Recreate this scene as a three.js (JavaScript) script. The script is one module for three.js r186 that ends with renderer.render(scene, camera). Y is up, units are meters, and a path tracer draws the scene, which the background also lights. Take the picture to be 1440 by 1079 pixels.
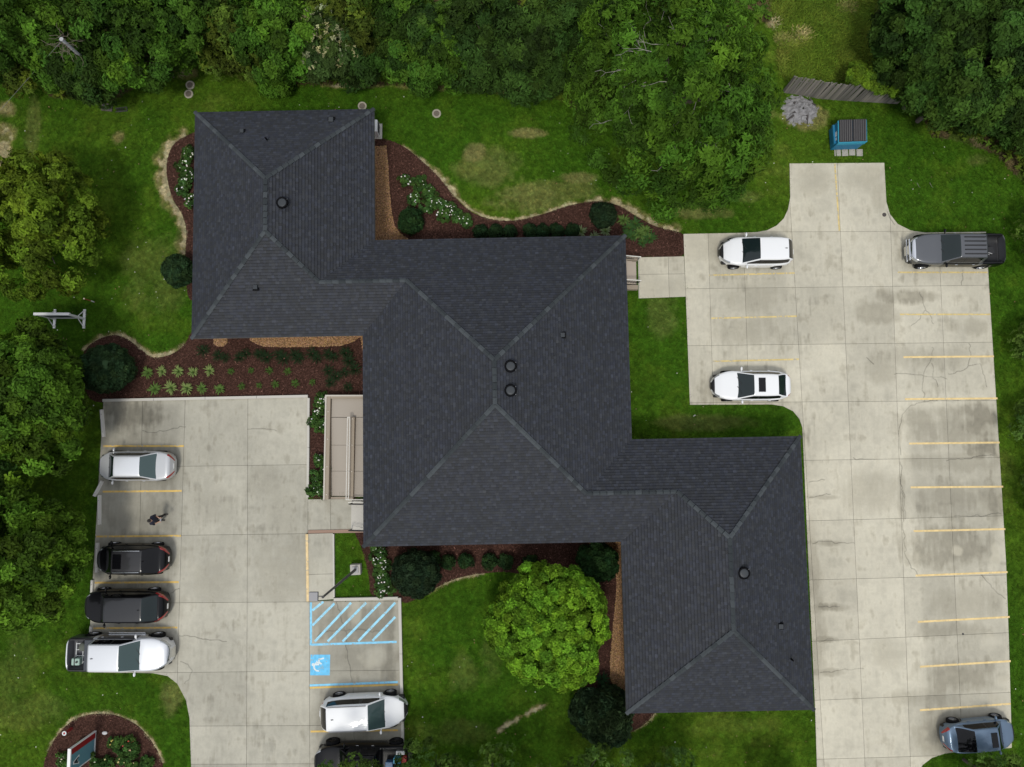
import * as THREE from 'three';
import { mergeGeometries, mergeVertices } from 'three/addons/utils/BufferGeometryUtils.js';
import { RoundedBoxGeometry } from 'three/addons/geometries/RoundedBoxGeometry.js';
import { MarchingCubes } from 'three/addons/objects/MarchingCubes.js';
import { TextGeometry } from 'three/addons/geometries/TextGeometry.js';
import { FontLoader } from 'three/addons/loaders/FontLoader.js';

// ---------------------------------------------------------------- camera, sky, sun, exposure
const scene = new THREE.Scene();
const HEIGHT = 44, FOCAL = 998, TILT = THREE.MathUtils.degToRad(4.4);
const camera = new THREE.PerspectiveCamera(2 * THREE.MathUtils.radToDeg(Math.atan(539.5 / FOCAL)), 1440 / 1079, 0.5, 900);
camera.position.set(0, HEIGHT, 0);
camera.up.set(0, 0, -1);
camera.lookAt(0, HEIGHT - Math.cos(TILT), -Math.sin(TILT));
const renderer = new THREE.WebGLRenderer({ antialias: true });
renderer.toneMapping = THREE.LinearToneMapping;
renderer.toneMappingExposure = 1.24;
renderer.shadowMap.enabled = true;
{ // an overcast sky: brightest overhead, a little blue
  const w = 128, h = 64, d = new Float32Array(w * h * 4);
  for (let j = 0; j < h; j++) for (let i = 0; i < w; i++) {
    const el = Math.sin(((j + .5) / h - .5) * Math.PI);
    const L = el > 0 ? .74 * (1 + 2 * el) / 3 : .2;
    const k = (j * w + i) * 4; d[k] = L * .96; d[k + 1] = L * 1.0; d[k + 2] = L * 1.09; d[k + 3] = 1;
  }
  const sky = new THREE.DataTexture(d, w, h, THREE.RGBAFormat, THREE.FloatType);
  sky.mapping = THREE.EquirectangularReflectionMapping; sky.magFilter = sky.minFilter = THREE.LinearFilter; sky.needsUpdate = true;
  scene.background = sky; scene.environment = sky;
}
const sun = new THREE.DirectionalLight(new THREE.Color().setRGB(1, .96, .88), 1.5);
sun.position.set(-7, 62, 30); sun.target.position.set(0, 0, 0);
sun.castShadow = true; sun.shadow.radius = 21; sun.shadow.mapSize.set(4096, 4096);
Object.assign(sun.shadow.camera, { left: -45, right: 45, top: 45, bottom: -45, near: 5, far: 160 });
scene.add(sun, sun.target);

// ---------------------------------------------------------------- helpers
let seed = 7;
const rnd = () => { seed = (seed * 1664525 + 1013904223) >>> 0; return seed / 4294967296; };
const rr = (a, b) => a + (b - a) * rnd();
const lerp = (a, b, t) => a + (b - a) * t;
const clamp = (x, a = 0, b = 1) => Math.min(b, Math.max(a, x));
const smooth = (a, b, x) => { const t = clamp((x - a) / (b - a)); return t * t * (3 - 2 * t); };
// survey: a measured direction from the drone, met with a level h above the ground, gives the place [x, z]
const CT = Math.cos(TILT), ST = Math.sin(TILT);
function G(px, py, h = 0) {
  const k = (HEIGHT - h) / (CT * FOCAL - ST * (540 - py));
  return [(px - 720) * k, (-ST * FOCAL - CT * (540 - py)) * k];
}
const P = (list, h = 0) => list.map(([a, b]) => G(a, b, h));
const used = new Map();
function numbered(n) { const c = used.get(n) || 0; used.set(n, c + 1); return c ? `${n}_${String(c).padStart(3, '0')}` : n; }
function tag(o, label, category, group, kind) {
  if (label) o.userData.label = label; if (category) o.userData.category = category;
  if (group) o.userData.group = group; if (kind) o.userData.kind = kind; return o;
}
function thing(name, label, category, x = 0, y = 0, z = 0, turn = 0, group) {
  const o = new THREE.Group(); o.name = numbered(name); o.position.set(x, y, z); o.rotation.y = turn; scene.add(o);
  return tag(o, label, category, group);
}
function mesh(name, geo, mat, parent, top) {
  const m = new THREE.Mesh(Array.isArray(geo) ? merge(geo) : geo, mat); m.name = parent && !top ? name : numbered(name);
  m.castShadow = m.receiveShadow = true; (parent || scene).add(m); return m;
}
function merge(list) {
  const flat = list.map(g => { const n = g.index ? g.toNonIndexed() : g.clone(); for (const k of Object.keys(n.attributes)) if (!['position', 'normal', 'uv'].includes(k)) n.deleteAttribute(k);
    if (!n.attributes.normal) n.computeVertexNormals();
    if (!n.attributes.uv) n.setAttribute('uv', new THREE.BufferAttribute(new Float32Array(n.attributes.position.count * 2), 2)); return n; });
  return mergeGeometries(flat);
}
function box(w, h, d, x = 0, y = 0, z = 0, ry = 0, rx = 0, rz = 0) { const g = new THREE.BoxGeometry(w, h, d); g.rotateX(rx); g.rotateZ(rz); g.rotateY(ry); g.translate(x, y, z); return g; }
function rbox(w, h, d, r, x = 0, y = 0, z = 0, ry = 0) { const g = new RoundedBoxGeometry(w, h, d, 2, r); g.rotateY(ry); g.translate(x, y, z); return g; }
function rod(a, b, r0, r1 = r0, seg = 8) {
  const A = new THREE.Vector3(...a), B = new THREE.Vector3(...b), D = B.clone().sub(A);
  const g = new THREE.CylinderGeometry(r1, r0, D.length(), seg); g.translate(0, D.length() / 2, 0);
  g.applyQuaternion(new THREE.Quaternion().setFromUnitVectors(new THREE.Vector3(0, 1, 0), D.normalize())); g.translate(A.x, A.y, A.z); return g;
}
function cyl(r, h, x = 0, y = 0, z = 0, seg = 20, r1 = r) { const g = new THREE.CylinderGeometry(r1, r, h, seg); g.translate(x, y + h / 2, z); return g; }
function inside(poly, x, z) {
  let c = false;
  for (let i = 0, j = poly.length - 1; i < poly.length; j = i++) {
    const [xi, zi] = poly[i], [xj, zj] = poly[j];
    if ((zi > z) !== (zj > z) && x < (xj - xi) * (z - zi) / (zj - zi) + xi) c = !c;
  } return c;
}
function edgeDist(poly, x, z, closed = true) {
  let best = 1e9; const n = poly.length;
  for (let i = 0; i < (closed ? n : n - 1); i++) {
    const [ax, az] = poly[i], [bx, bz] = poly[(i + 1) % n], dx = bx - ax, dz = bz - az;
    const t = clamp(((x - ax) * dx + (z - az) * dz) / (dx * dx + dz * dz + 1e-9)); best = Math.min(best, (x - ax - dx * t) ** 2 + (z - az - dz * t) ** 2);
  } return Math.sqrt(best);
}
function clipHalf(poly, a, b, c) { // keeps a*x + b*z <= c
  const out = [];
  for (let i = 0; i < poly.length; i++) {
    const p = poly[i], q = poly[(i + 1) % poly.length], fp = a * p[0] + b * p[1] - c, fq = a * q[0] + b * q[1] - c;
    if (fp <= 0) out.push(p);
    if ((fp < 0 && fq > 0) || (fp > 0 && fq < 0)) { const t = fp / (fp - fq); out.push([lerp(p[0], q[0], t), lerp(p[1], q[1], t)]); }
  } return out;
}
const areaOf = p => { let s = 0; for (let i = 0; i < p.length; i++) { const [a, b] = p[i], [c, d] = p[(i + 1) % p.length]; s += a * d - b * c; } return s / 2; };
function softened(pts, n = 8) { // a smooth closed outline through the points
  const c = new THREE.CatmullRomCurve3(pts.map(([x, z]) => new THREE.Vector3(x, 0, z)), true, 'centripetal');
  return c.getPoints(pts.length * n).slice(0, -1).map(v => [v.x, v.z]);
}
// a flat slab with vertical sides; uv in metres over uvBox
function slab(poly, y0, y1, uvf) {
  let p = poly; if (areaOf(p) > 0) p = [...p].reverse();
  const tri = THREE.ShapeUtils.triangulateShape(p.map(q => new THREE.Vector2(q[0], q[1])), []);
  const pos = [], uv = [];
  const put = (x, y, z) => { pos.push(x, y, z); const u = uvf ? uvf(x, z) : [x / 4, z / 4]; uv.push(u[0], u[1]); };
  for (const t of tri) { const [a, b, c] = t.map(i => p[i]); const up = (b[0] - a[0]) * (c[1] - a[1]) - (b[1] - a[1]) * (c[0] - a[0]) < 0; for (const q of up ? [a, b, c] : [a, c, b]) put(q[0], y1, q[1]); }
  if (y1 > y0) for (let i = 0; i < p.length; i++) {
    const a = p[i], b = p[(i + 1) % p.length];
    put(a[0], y1, a[1]); put(a[0], y0, a[1]); put(b[0], y1, b[1]); put(b[0], y1, b[1]); put(a[0], y0, a[1]); put(b[0], y0, b[1]);
  }
  const g = new THREE.BufferGeometry(); g.setAttribute('position', new THREE.Float32BufferAttribute(pos, 3)); g.setAttribute('uv', new THREE.Float32BufferAttribute(uv, 2)); g.computeVertexNormals(); return g;
}
// a strip of even width along a polyline
function strip(a, b, width, y0, y1, uvf) {
  const dx = b[0] - a[0], dz = b[1] - a[1], l = Math.hypot(dx, dz), nx = -dz / l * width / 2, nz = dx / l * width / 2;
  return slab([[a[0] + nx, a[1] + nz], [b[0] + nx, b[1] + nz], [b[0] - nx, b[1] - nz], [a[0] - nx, a[1] - nz]], y0, y1, uvf);
}
// noise
const NT = new Float32Array(65536); { let s = 99; for (let i = 0; i < 65536; i++) { s = (s * 1664525 + 1013904223) >>> 0; NT[i] = s / 4294967296; } }
function noise(x, y) {
  const xi = Math.floor(x), yi = Math.floor(y); let u = x - xi, v = y - yi; u = u * u * (3 - 2 * u); v = v * v * (3 - 2 * v);
  const a = NT[((yi & 255) << 8) | (xi & 255)], b = NT[((yi & 255) << 8) | ((xi + 1) & 255)], c = NT[(((yi + 1) & 255) << 8) | (xi & 255)], d = NT[(((yi + 1) & 255) << 8) | ((xi + 1) & 255)];
  return a + (b - a) * u + (c - a) * v + (a - b - c + d) * u * v;
}
function fbm(x, y, o = 4) { let s = 0, a = .5, t = 0; for (let i = 0; i < o; i++) { s += a * noise(x, y); t += a; a *= .5; x = x * 2.03 + 17.3; y = y * 2.03 + 9.1; } return s / t; }
const LUT = new Uint8Array(4097); for (let i = 0; i <= 4096; i++) { const c = i / 4096; LUT[i] = Math.round(255 * (c <= .0031308 ? 12.92 * c : 1.055 * c ** (1 / 2.4) - .055)); }
function texture(w, h, fn, linear) { // fn(i, j, out) gives linear colour; row j runs with v
  const d = new Uint8Array(w * h * 4), o = [0, 0, 0];
  for (let j = 0; j < h; j++) for (let i = 0; i < w; i++) {
    fn(i, j, o); const k = (j * w + i) * 4;
    for (let c = 0; c < 3; c++) d[k + c] = linear ? clamp(o[c]) * 255 : LUT[Math.round(clamp(o[c]) * 4096)];
    d[k + 3] = 255;
  }
  const t = new THREE.DataTexture(d, w, h, THREE.RGBAFormat); t.wrapS = t.wrapT = THREE.RepeatWrapping; t.magFilter = THREE.LinearFilter; t.minFilter = THREE.LinearMipmapLinearFilter; t.generateMipmaps = true;
  if (!linear) t.colorSpace = THREE.SRGBColorSpace; t.needsUpdate = true; return t;
}
const rgb = (r, g, b) => new THREE.Color().setRGB(r, g, b);
const std = (c, roughness = .8, more = {}) => new THREE.MeshStandardMaterial({ color: c, roughness, ...more });
const phys = (c, roughness, more = {}) => new THREE.MeshPhysicalMaterial({ color: c, roughness, ...more });
const leafMat = c => new THREE.MeshPhysicalMaterial({ color: c, roughness: .7, transmission: .34, thickness: 0, side: THREE.DoubleSide, specularIntensity: .16 });

// ---------------------------------------------------------------- outlines measured on the ground
const leftLot = P([[146, 564], [434, 558], [433, 750], [434, 846], [562, 843], [569, 1130], [271, 1130], [268, 1040], [267, 1010], [262, 985], [250, 962], [236, 951], [215, 947], [125, 946], [127, 885]]);
const rightLot = P([[961, 330], [1040, 328.5], [1062, 327.5], [1078, 325], [1092, 318], [1102, 308], [1108, 295], [1111, 278], [1110, 231], [1243, 230], [1246, 285], [1251, 302], [1262, 316], [1280, 325], [1300, 328], [1386, 327], [1390, 400], [1400, 560], [1408, 690], [1414, 790], [1418, 900], [1421, 1005], [1422, 1052], [1350, 1057], [1328, 1060], [1310, 1066], [1297, 1076], [1288, 1090], [1284, 1130], [1150, 1130], [1146, 1000], [1128, 602], [1124, 590], [1115, 579], [1101, 572], [1085, 569.5], [970, 570]]);
const eastWalk = P([[897, 363], [961.5, 361.5], [964, 418], [898, 420.5]]);
const westWalk = P([[433.5, 703], [512, 702], [512, 748], [433.5, 750]]);
const sideWalk = P([[434.5, 751], [469, 750], [470, 842.5], [435, 845]]);
const bedNW = softened(P([[282, 188], [258, 194], [243, 206], [235, 228], [236, 255], [244, 282], [256, 302], [262, 325], [261, 355], [262, 400], [268, 422], [285, 420], [290, 300]]));
const bedW = softened(P([[276, 462], [268, 470], [258, 487], [238, 500], [214, 503], [199, 493], [180, 478], [163, 472], [143, 476], [122, 490], [114, 510], [117, 540], [128, 562], [146, 567], [300, 563], [428, 560], [434, 566], [434, 640], [434, 698], [448, 702], [462, 698], [470, 640], [520, 600], [524, 520], [522, 460], [400, 455]]));
const bedN = softened(P([[515, 194], [540, 196], [566, 206], [592, 226], [617, 250], [640, 278], [662, 298], [690, 309], [722, 311], [760, 303], [800, 290], [838, 284], [870, 290], [895, 305], [922, 319], [950, 326], [961, 331], [961.5, 358], [950, 362], [905, 362], [870, 365], [850, 350], [700, 350], [540, 350], [512, 330], [510, 240]]));
const bedS = softened(P([[500, 748], [506, 765], [514, 790], [519, 815], [522, 836], [535, 841.5], [558, 841], [570, 849], [602, 833], [640, 815], [680, 807], [730, 808], [790, 842], [830, 900], [818, 950], [811, 975], [820, 1008], [845, 1030], [875, 1033], [902, 1022], [921, 1003], [930, 980], [905, 900], [900, 780], [850, 740], [700, 735], [540, 735]]));
const bedSign = softened(P([[62, 1085], [69, 1055], [84, 1031], [104, 1013], [130, 1005], [160, 1006], [190, 1019], [212, 1042], [227, 1070], [231, 1100], [200, 1150], [110, 1160]]));
const gravelN = P([[522, 207], [543, 206], [546.5, 240], [548, 270], [551, 300], [555, 318], [563, 329], [576, 338], [560, 345], [518, 345]]);
const gravelWa = P([[301, 462], [301, 484], [306, 488], [315, 488], [320, 483], [320, 462]]);
const gravelWb = P([[350, 462], [352, 480], [370, 488], [400, 489], [440, 488.5], [480, 487], [498, 481], [507, 474], [511, 500], [520, 500], [520, 462]]);
const gravelS = P([[822, 750], [826, 764], [846, 768], [860, 775], [866, 800], [867, 830], [862, 880], [858, 930], [858, 955], [864, 966], [874, 972], [884, 975], [890, 760]]);
const beds = [bedNW, bedW, bedN, bedS, bedSign];
const roadEdge = P([[-60, -90], [9, -90], [8, 0], [3, 62], [-6, 160], [-60, 200]]);
const AB = .0192; // the building stands turned by about a degree
const B = (u, v) => [u * Math.cos(AB) + v * Math.sin(AB), -u * Math.sin(AB) + v * Math.cos(AB)];
const eaves = [[-18.59, -19.8], [-7.88, -19.8], [-7.88, -11.8], [6.92, -11.8], [6.92, .2], [16.65, .2], [16.65, 15.52], [6.12, 15.52], [6.12, 6.02], [-8.6, 6.02], [-8.6, -6.15], [-18.59, -6.15]];
const inset = d => eaves.map(([u, v], i) => { // moved inward by d: rectilinear outline
  const n = eaves.length, [pu, pv] = eaves[(i + n - 1) % n], [nu, nv] = eaves[(i + 1) % n];
  const off = (ax, az, bx, bz) => { const l = Math.hypot(bx - ax, bz - az); return [-(bz - az) / l * d, (bx - ax) / l * d]; };
  const a = off(pu, pv, u, v), b = off(u, v, nu, nv); return [u + a[0] + b[0], v + a[1] + b[1]];
});
const wallLine = inset(.62).map(p => B(...p));
const noGrass = [leftLot, rightLot, eastWalk, westWalk, sideWalk, ...beds, wallLine, roadEdge];

// ---------------------------------------------------------------- lawn: colour of the turf at a place
const W2 = (px, py) => G(px, py);
const dryPatches = [[745, 188, 22, 6, .6], [812, 250, 26, 7, .5], [790, 268, 50, 12, .3], [665, 215, 16, 12, .6], [690, 240, 40, 24, .3], [740, 280, 45, 18, .4], [500, 121, 36, 4, 1], [590, 123, 25, 4, .6], [655, 125, 45, 4, .7], [720, 130, 40, 5, .6], [262, 105, 14, 9, .9], [166, 195, 9, 8, .7], [8, 155, 14, 12, .8], [8, 185, 14, 12, .9], [4, 215, 10, 20, .9], [45, 180, 10, 40, .25], [1128, 165, 27, 16, .6], [1152, 160, 12, 10, .55], [725, 1012, 22, 2.2, 0], [1128, 48, 12, 6, .8], [1085, 34, 9, 6, .9], [1106, 57, 14, 5, .5], [1190, 10, 10, 6, .5], [1080, 160, 12, 10, .3], [235, 390, 34, 40, .16], [205, 375, 34, 50, .16], [640, 1030, 40, 14, .14], [655, 950, 18, 24, .15], [690, 930, 14, 30, .14], [990, 300, 36, 8, .4], [1050, 278, 20, 8, .2], [1378, 226, 14, 8, .2], [40, 1000, 50, 20, .14], [20, 940, 24, 50, .12], [1040, 1020, 30, 8, .08], [930, 450, 20, 30, .18], [1000, 595, 60, 10, .25], [240, 985, 14, 20, .35]].map(([a, b, c, d, e]) => { const [x, z] = W2(a, b); return [x, z, c * .045, d * .045, e]; });
const straw = P([[768, 991], [752, 999], [735, 1007], [715, 1018], [700, 1028]]);
const bedEdges = [[P([[258, 194], [241, 206], [231, 228], [232, 255], [240, 282], [253, 302], [260, 325], [259, 350]]), .42], [P([[566, 206], [592, 225], [618, 249], [641, 276], [662, 296], [690, 308], [722, 311], [760, 302], [800, 289], [838, 283]]), .12], [P([[838, 283], [872, 289], [897, 303], [924, 318], [950, 325]]), .28], [P([[120, 490], [142, 475], [163, 471], [181, 477], [200, 492], [214, 502], [238, 499], [258, 486]]), .16], [P([[69, 1055], [84, 1031], [104, 1012], [130, 1004], [160, 1005], [190, 1018], [213, 1041], [229, 1072]]), .12], [P([[602, 833], [640, 815], [680, 807]]), .1], [P([[811, 975], [820, 1009], [845, 1031], [877, 1034], [904, 1022], [922, 1003]]), .07], [P([[608, 242], [628, 262], [640, 275]]), .3]];
for (const e of bedEdges) { const xs = e[0].map(p => p[0]), zs = e[0].map(p => p[1]); e.push([Math.min(...xs), Math.max(...xs), Math.min(...zs), Math.max(...zs)]); }
const forestFloor = P([[-80, -120], [-80, 95], [20, 100], [80, 140], [160, 140], [215, 112], [270, 92], [330, 98], [400, 118], [480, 118], [560, 118], [640, 122], [720, 125], [780, 140], [830, 160], [900, 100], [980, 60], [1080, 30], [1095, -120]]);
const forestFloorE = P([[1225, -120], [1235, 60], [1262, 118], [1290, 150], [1310, 190], [1400, 215], [1440, 260], [1560, 300], [1560, -120]]);
const field = P([[1060, -120], [1085, 20], [1100, 110], [1180, 112], [1240, 110], [1232, 40], [1225, -120]]);
function turf(x, z, o) {
  const n1 = fbm(x * .16 + 3, z * .16 + 8, 3), n2 = fbm(x * .7 + 40, z * .7, 3), n3 = noise(x * 3.1, z * 3.1), n4 = noise(x * 9, z * 9);
  let r = .034, g = .087, b = .0055;
  const y = smooth(.42, .75, n1) * .55 + smooth(.5, .8, n2) * .45; // yellower blades
  r = lerp(r, .066, y); g = lerp(g, .118, y); b = lerp(b, .009, y);
  let dry = smooth(.62, .85, n2 * .6 + n1 * .4) * .1;
  for (const [px, pz, rx, rz, e] of dryPatches) { const d = ((x - px) / rx) ** 2 + ((z - pz) / rz) ** 2; if (d < 3) dry = Math.max(dry, e * clamp(1.35 - d * .75 + (n2 - .5) * 1.9 + (n3 - .5) * .7)); }
  for (const [line, w, bx] of bedEdges) { if (x < bx[0] - w * 2 || x > bx[1] + w * 2 || z < bx[2] - w * 2 || z > bx[3] + w * 2) continue; const d = edgeDist(line, x, z, false); if (d < w * 2) dry = Math.max(dry, clamp(1.5 - d / w + (n3 - .5) * 1.3) * .95); }
  const ds = x > -2 && x < 4 && z > 14 && z < 20 ? edgeDist(straw, x, z, false) : 9; if (ds < .3) dry = Math.max(dry, clamp(1.5 - ds / .13 + (n3 - .5) * 2));
  if (z < -20 && inside(field, x, z)) { const k = .15 + .5 * n2 * n2; r = lerp(r, .13, k); g = lerp(g, .14, k); b = lerp(b, .025, k); }
  const pale = smooth(.7, 1, dry); r = lerp(r, lerp(.25, .4, pale), dry * .8); g = lerp(g, lerp(.2, .34, pale), dry * .8); b = lerp(b, lerp(.09, .22, pale), dry * .8);
  let wild = 0; if (z < -11) for (const f of [forestFloor, forestFloorE]) if (inside(f, x, z)) wild = n2 > .47 ? .85 : .25;
  r = lerp(r, .1, wild); g = lerp(g, .072, wild); b = lerp(b, .04, wild); // leaf litter between weeds
  const n5 = noise(x * 19 + 3, z * 19); const m = .5 + .38 * n3 + .42 * n4 + .3 * n5; o[0] = r * m; o[1] = g * m; o[2] = b * m; o[3] = dry; o[4] = wild; return o;
}
const LW = 92, LH = 70, LX = -46, LZ = -38;
const tmp = [0, 0, 0, 0, 0];
const lawnTex = texture(1600, 1217, (i, j, o) => { turf(LX + (i + .5) / 1600 * LW, LZ + (j + .5) / 1217 * LH, tmp); o[0] = tmp[0]; o[1] = tmp[1]; o[2] = tmp[2]; });
{
  const S = 240; const g = slab([[-S, -S], [S, -S], [S, S], [-S, S]], 0, 0, (x, z) => [(x - LX) / LW, (z - LZ) / LH]);
  const m = mesh('ground', g, new THREE.MeshPhysicalMaterial({ map: lawnTex, roughness: 1, specularIntensity: .1 }));
  tag(m, 'mown green lawn around the office building and parking', 'lawn', null, 'structure');
}
{ // blades: tufts over all turf in view
  const bl = []; for (let k = 0; k < 6; k++) { const a = k * 1.05 + rr(-.3, .3), l = rr(.05, .1), w = .016, h = rr(.04, .075); const c = Math.cos(a), s = Math.sin(a), r0 = rr(0, .03); bl.push(c * r0 - s * w, 0, s * r0 + c * w, c * r0 + s * w, 0, s * r0 - c * w, c * (r0 + l), h, s * (r0 + l)); }
  const g = new THREE.BufferGeometry(); g.setAttribute('position', new THREE.Float32BufferAttribute(bl, 3)); g.computeVertexNormals();
  const spots = []; let tries = 0;
  while (spots.length < 190000 && tries++ < 900000) {
    const x = rr(-35, 35), z = rr(-29, 24);
    let ok = true; for (const p of noGrass) if (inside(p, x, z)) { ok = false; break; }
    if (ok) spots.push([x, z]);
  }
  const m = new THREE.InstancedMesh(g, new THREE.MeshPhysicalMaterial({ color: 0xffffff, roughness: .9, specularIntensity: .12, side: THREE.DoubleSide }), spots.length);
  const o = new THREE.Object3D(), c = new THREE.Color();
  spots.forEach(([x, z], i) => {
    turf(x, z, tmp); const tall = inside(field, x, z) ? 2.6 : tmp[4] > .3 ? 2.2 : 1; o.position.set(x, 0, z); o.rotation.set(0, rnd() * 6.28, 0); const s = rr(.8, 1.5) * tall; o.scale.set(s, s * rr(.7, 1.2), s); o.updateMatrix(); m.setMatrixAt(i, o.matrix);
    const k = rr(.75, 1.75); c.setRGB(tmp[0] * k * rr(.9, 1.15), tmp[1] * k, tmp[2] * k); m.setColorAt(i, c);
  });
  m.name = 'lawn_grass'; m.castShadow = m.receiveShadow = true; scene.add(m); tag(m, 'short grass blades covering the lawn', 'grass', null, 'stuff');
}
{ // the road beyond the trees
  const g = new THREE.Group(); g.name = 'road'; scene.add(g); tag(g, 'pale paved road beyond the shrubs at the corner', 'road', null, 'structure');
  mesh('road_surface', slab(roadEdge, 0, .05), std(rgb(.3, .3, .29), .9), g);
  mesh('edge_line', strip(W2(6, -90), W2(3, 20), .14, .05, .054), std(rgb(.7, .7, .68), .7), g);
}
// ---------------------------------------------------------------- concrete: one stained, cracked colour sheet for all paving
const CX = -28, CZ = -19, CW = 60, CH = 45;
const concUV = (x, z) => [(x - CX) / CW, (z - CZ) / CH];
const stains = [[180, 580, 45, 26, .5], [185, 620, 40, 20, .3], [200, 655, 50, 40, .3], [195, 720, 55, 30, .28], [190, 785, 60, 32, .35], [190, 850, 60, 30, .3], [400, 800, 34, 40, .22], [395, 725, 20, 30, .16], [300, 710, 30, 25, .14], [370, 680, 25, 22, .18], [300, 820, 30, 24, .16], [500, 875, 55, 26, .34], [548, 875, 12, 32, .4], [500, 930, 40, 16, .22], [550, 935, 14, 26, .42], [500, 1010, 55, 30, .3], [1145, 255, 22, 20, .2], [1215, 250, 28, 18, .22], [1238, 275, 12, 22, .25], [1270, 418, 40, 10, .5], [1305, 418, 18, 7, .4], [1230, 440, 30, 16, .35], [1065, 420, 40, 20, .22], [1045, 350, 45, 20, .28], [1050, 465, 46, 18, .24], [1055, 545, 50, 20, .25], [1300, 600, 24, 30, .34], [1375, 590, 28, 22, .5], [1340, 600, 60, 26, .32], [1385, 632, 26, 12, .55], [1340, 650, 70, 12, .24], [1340, 700, 60, 22, .3], [1400, 710, 12, 24, .4], [1220, 690, 34, 30, .26], [1268, 700, 6, 26, .4], [1330, 770, 55, 24, .42], [1360, 850, 45, 20, .22], [1340, 885, 40, 10, .3], [1345, 950, 50, 22, .4], [1320, 1030, 30, 28, .34], [1150, 890, 10, 60, .3], [1143, 800, 9, 60, .3], [1250, 920, 26, 18, .2], [1165, 854, 26, 5, .5], [1158, 900, 22, 4, .45], [1162, 946, 22, 5, .4], [1160, 700, 22, 3, .3], [1158, 764, 30, 4, .4], [1300, 980, 40, 12, .3], [935, 405, 30, 14, .16], [980, 350, 14, 18, .16], [1300, 505, 60, 14, .22], [1362, 460, 26, 10, .28], [1240, 520, 20, 20, .26], [1160, 460, 24, 60, .1], [1280, 320, 30, 14, .2]].map(([a, b, c, d, e]) => { const [x, z] = W2(a, b); return [x, z, c * .045, d * .045, e]; });
const cracks = [[[200, 607], [218, 609], [232, 606], [246, 602], [262, 600]], [[349, 604], [372, 603], [388, 606]], [[252, 893], [268, 895], [285, 899], [300, 901], [318, 902]], [[255, 929], [264, 935], [270, 944], [268, 954], [258, 962]], [[242, 835], [247, 829], [252, 828]], [[473, 846], [478, 862], [480, 874], [486, 886], [486, 908], [489, 922], [492, 940], [497, 965], [499, 1000], [499, 1040]], [[446, 895], [458, 889], [480, 886], [505, 886], [522, 889], [540, 886]], [[1292, 412], [1296, 422], [1302, 437], [1295, 442], [1290, 452], [1282, 458]], [[1302, 437], [1312, 455]], [[1353, 380], [1352, 402]], [[1311, 488], [1308, 505], [1300, 522], [1296, 540], [1300, 566]], [[1362, 482], [1364, 500], [1362, 516], [1350, 522], [1332, 526]], [[1362, 516], [1378, 513], [1384, 530], [1388, 545]], [[1310, 510], [1312, 530], [1318, 545]], [[1256, 527], [1290, 528], [1330, 532]], [[1380, 810], [1395, 828], [1412, 842]], [[1136, 678], [1158, 675]], [[1138, 700], [1168, 695]], [[1142, 766], [1156, 760], [1175, 764], [1202, 763]], [[1150, 855], [1180, 853]], [[1152, 902], [1172, 899]], [[1152, 947], [1180, 943], [1214, 940]], [[1200, 645], [1215, 646], [1230, 647]], [[1218, 504], [1224, 510], [1228, 513]], [[1248, 300], [1258, 318]], [[1066, 345], [1092, 378]], [[1330, 648], [1370, 644], [1398, 640]], [[1340, 727], [1375, 726], [1408, 722]], [[1265, 640], [1264, 600], [1268, 585], [1278, 573], [1292, 566], [1330, 563], [1400, 562]], [[1266, 650], [1270, 740], [1273, 780], [1280, 798], [1292, 808]], [[1270, 690], [1272, 730]]].map(l => P(l));
const stallZones = [[P([[140, 566], [258, 564], [250, 944], [126, 944]]), .24], [P([[438, 848], [560, 846], [566, 1079], [438, 1079]]), .22], [P([[1268, 570], [1402, 564], [1420, 880], [1420, 1050], [1300, 1055], [1290, 830]]), .2], [P([[1262, 330], [1388, 330], [1398, 560], [1270, 560]]), .1], [P([[1000, 335], [1110, 335], [1120, 566], [1005, 566]]), .08]];
const patches = [[1346, 775, 7, 7], [1402, 773, 9, 9], [1399, 787, 7, 8], [1397, 800, 8, 6], [1404, 632, 5, 9], [1200, 800, 5, 30], [500, 862, 10, 20], [525, 925, 18, 14], [1410, 960, 14, 9], [1395, 905, 20, 12], [1405, 980, 16, 10]].map(([a, b, c, d]) => { const [x, z] = W2(a, b); return [x, z, c * .045, d * .045]; });
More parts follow.
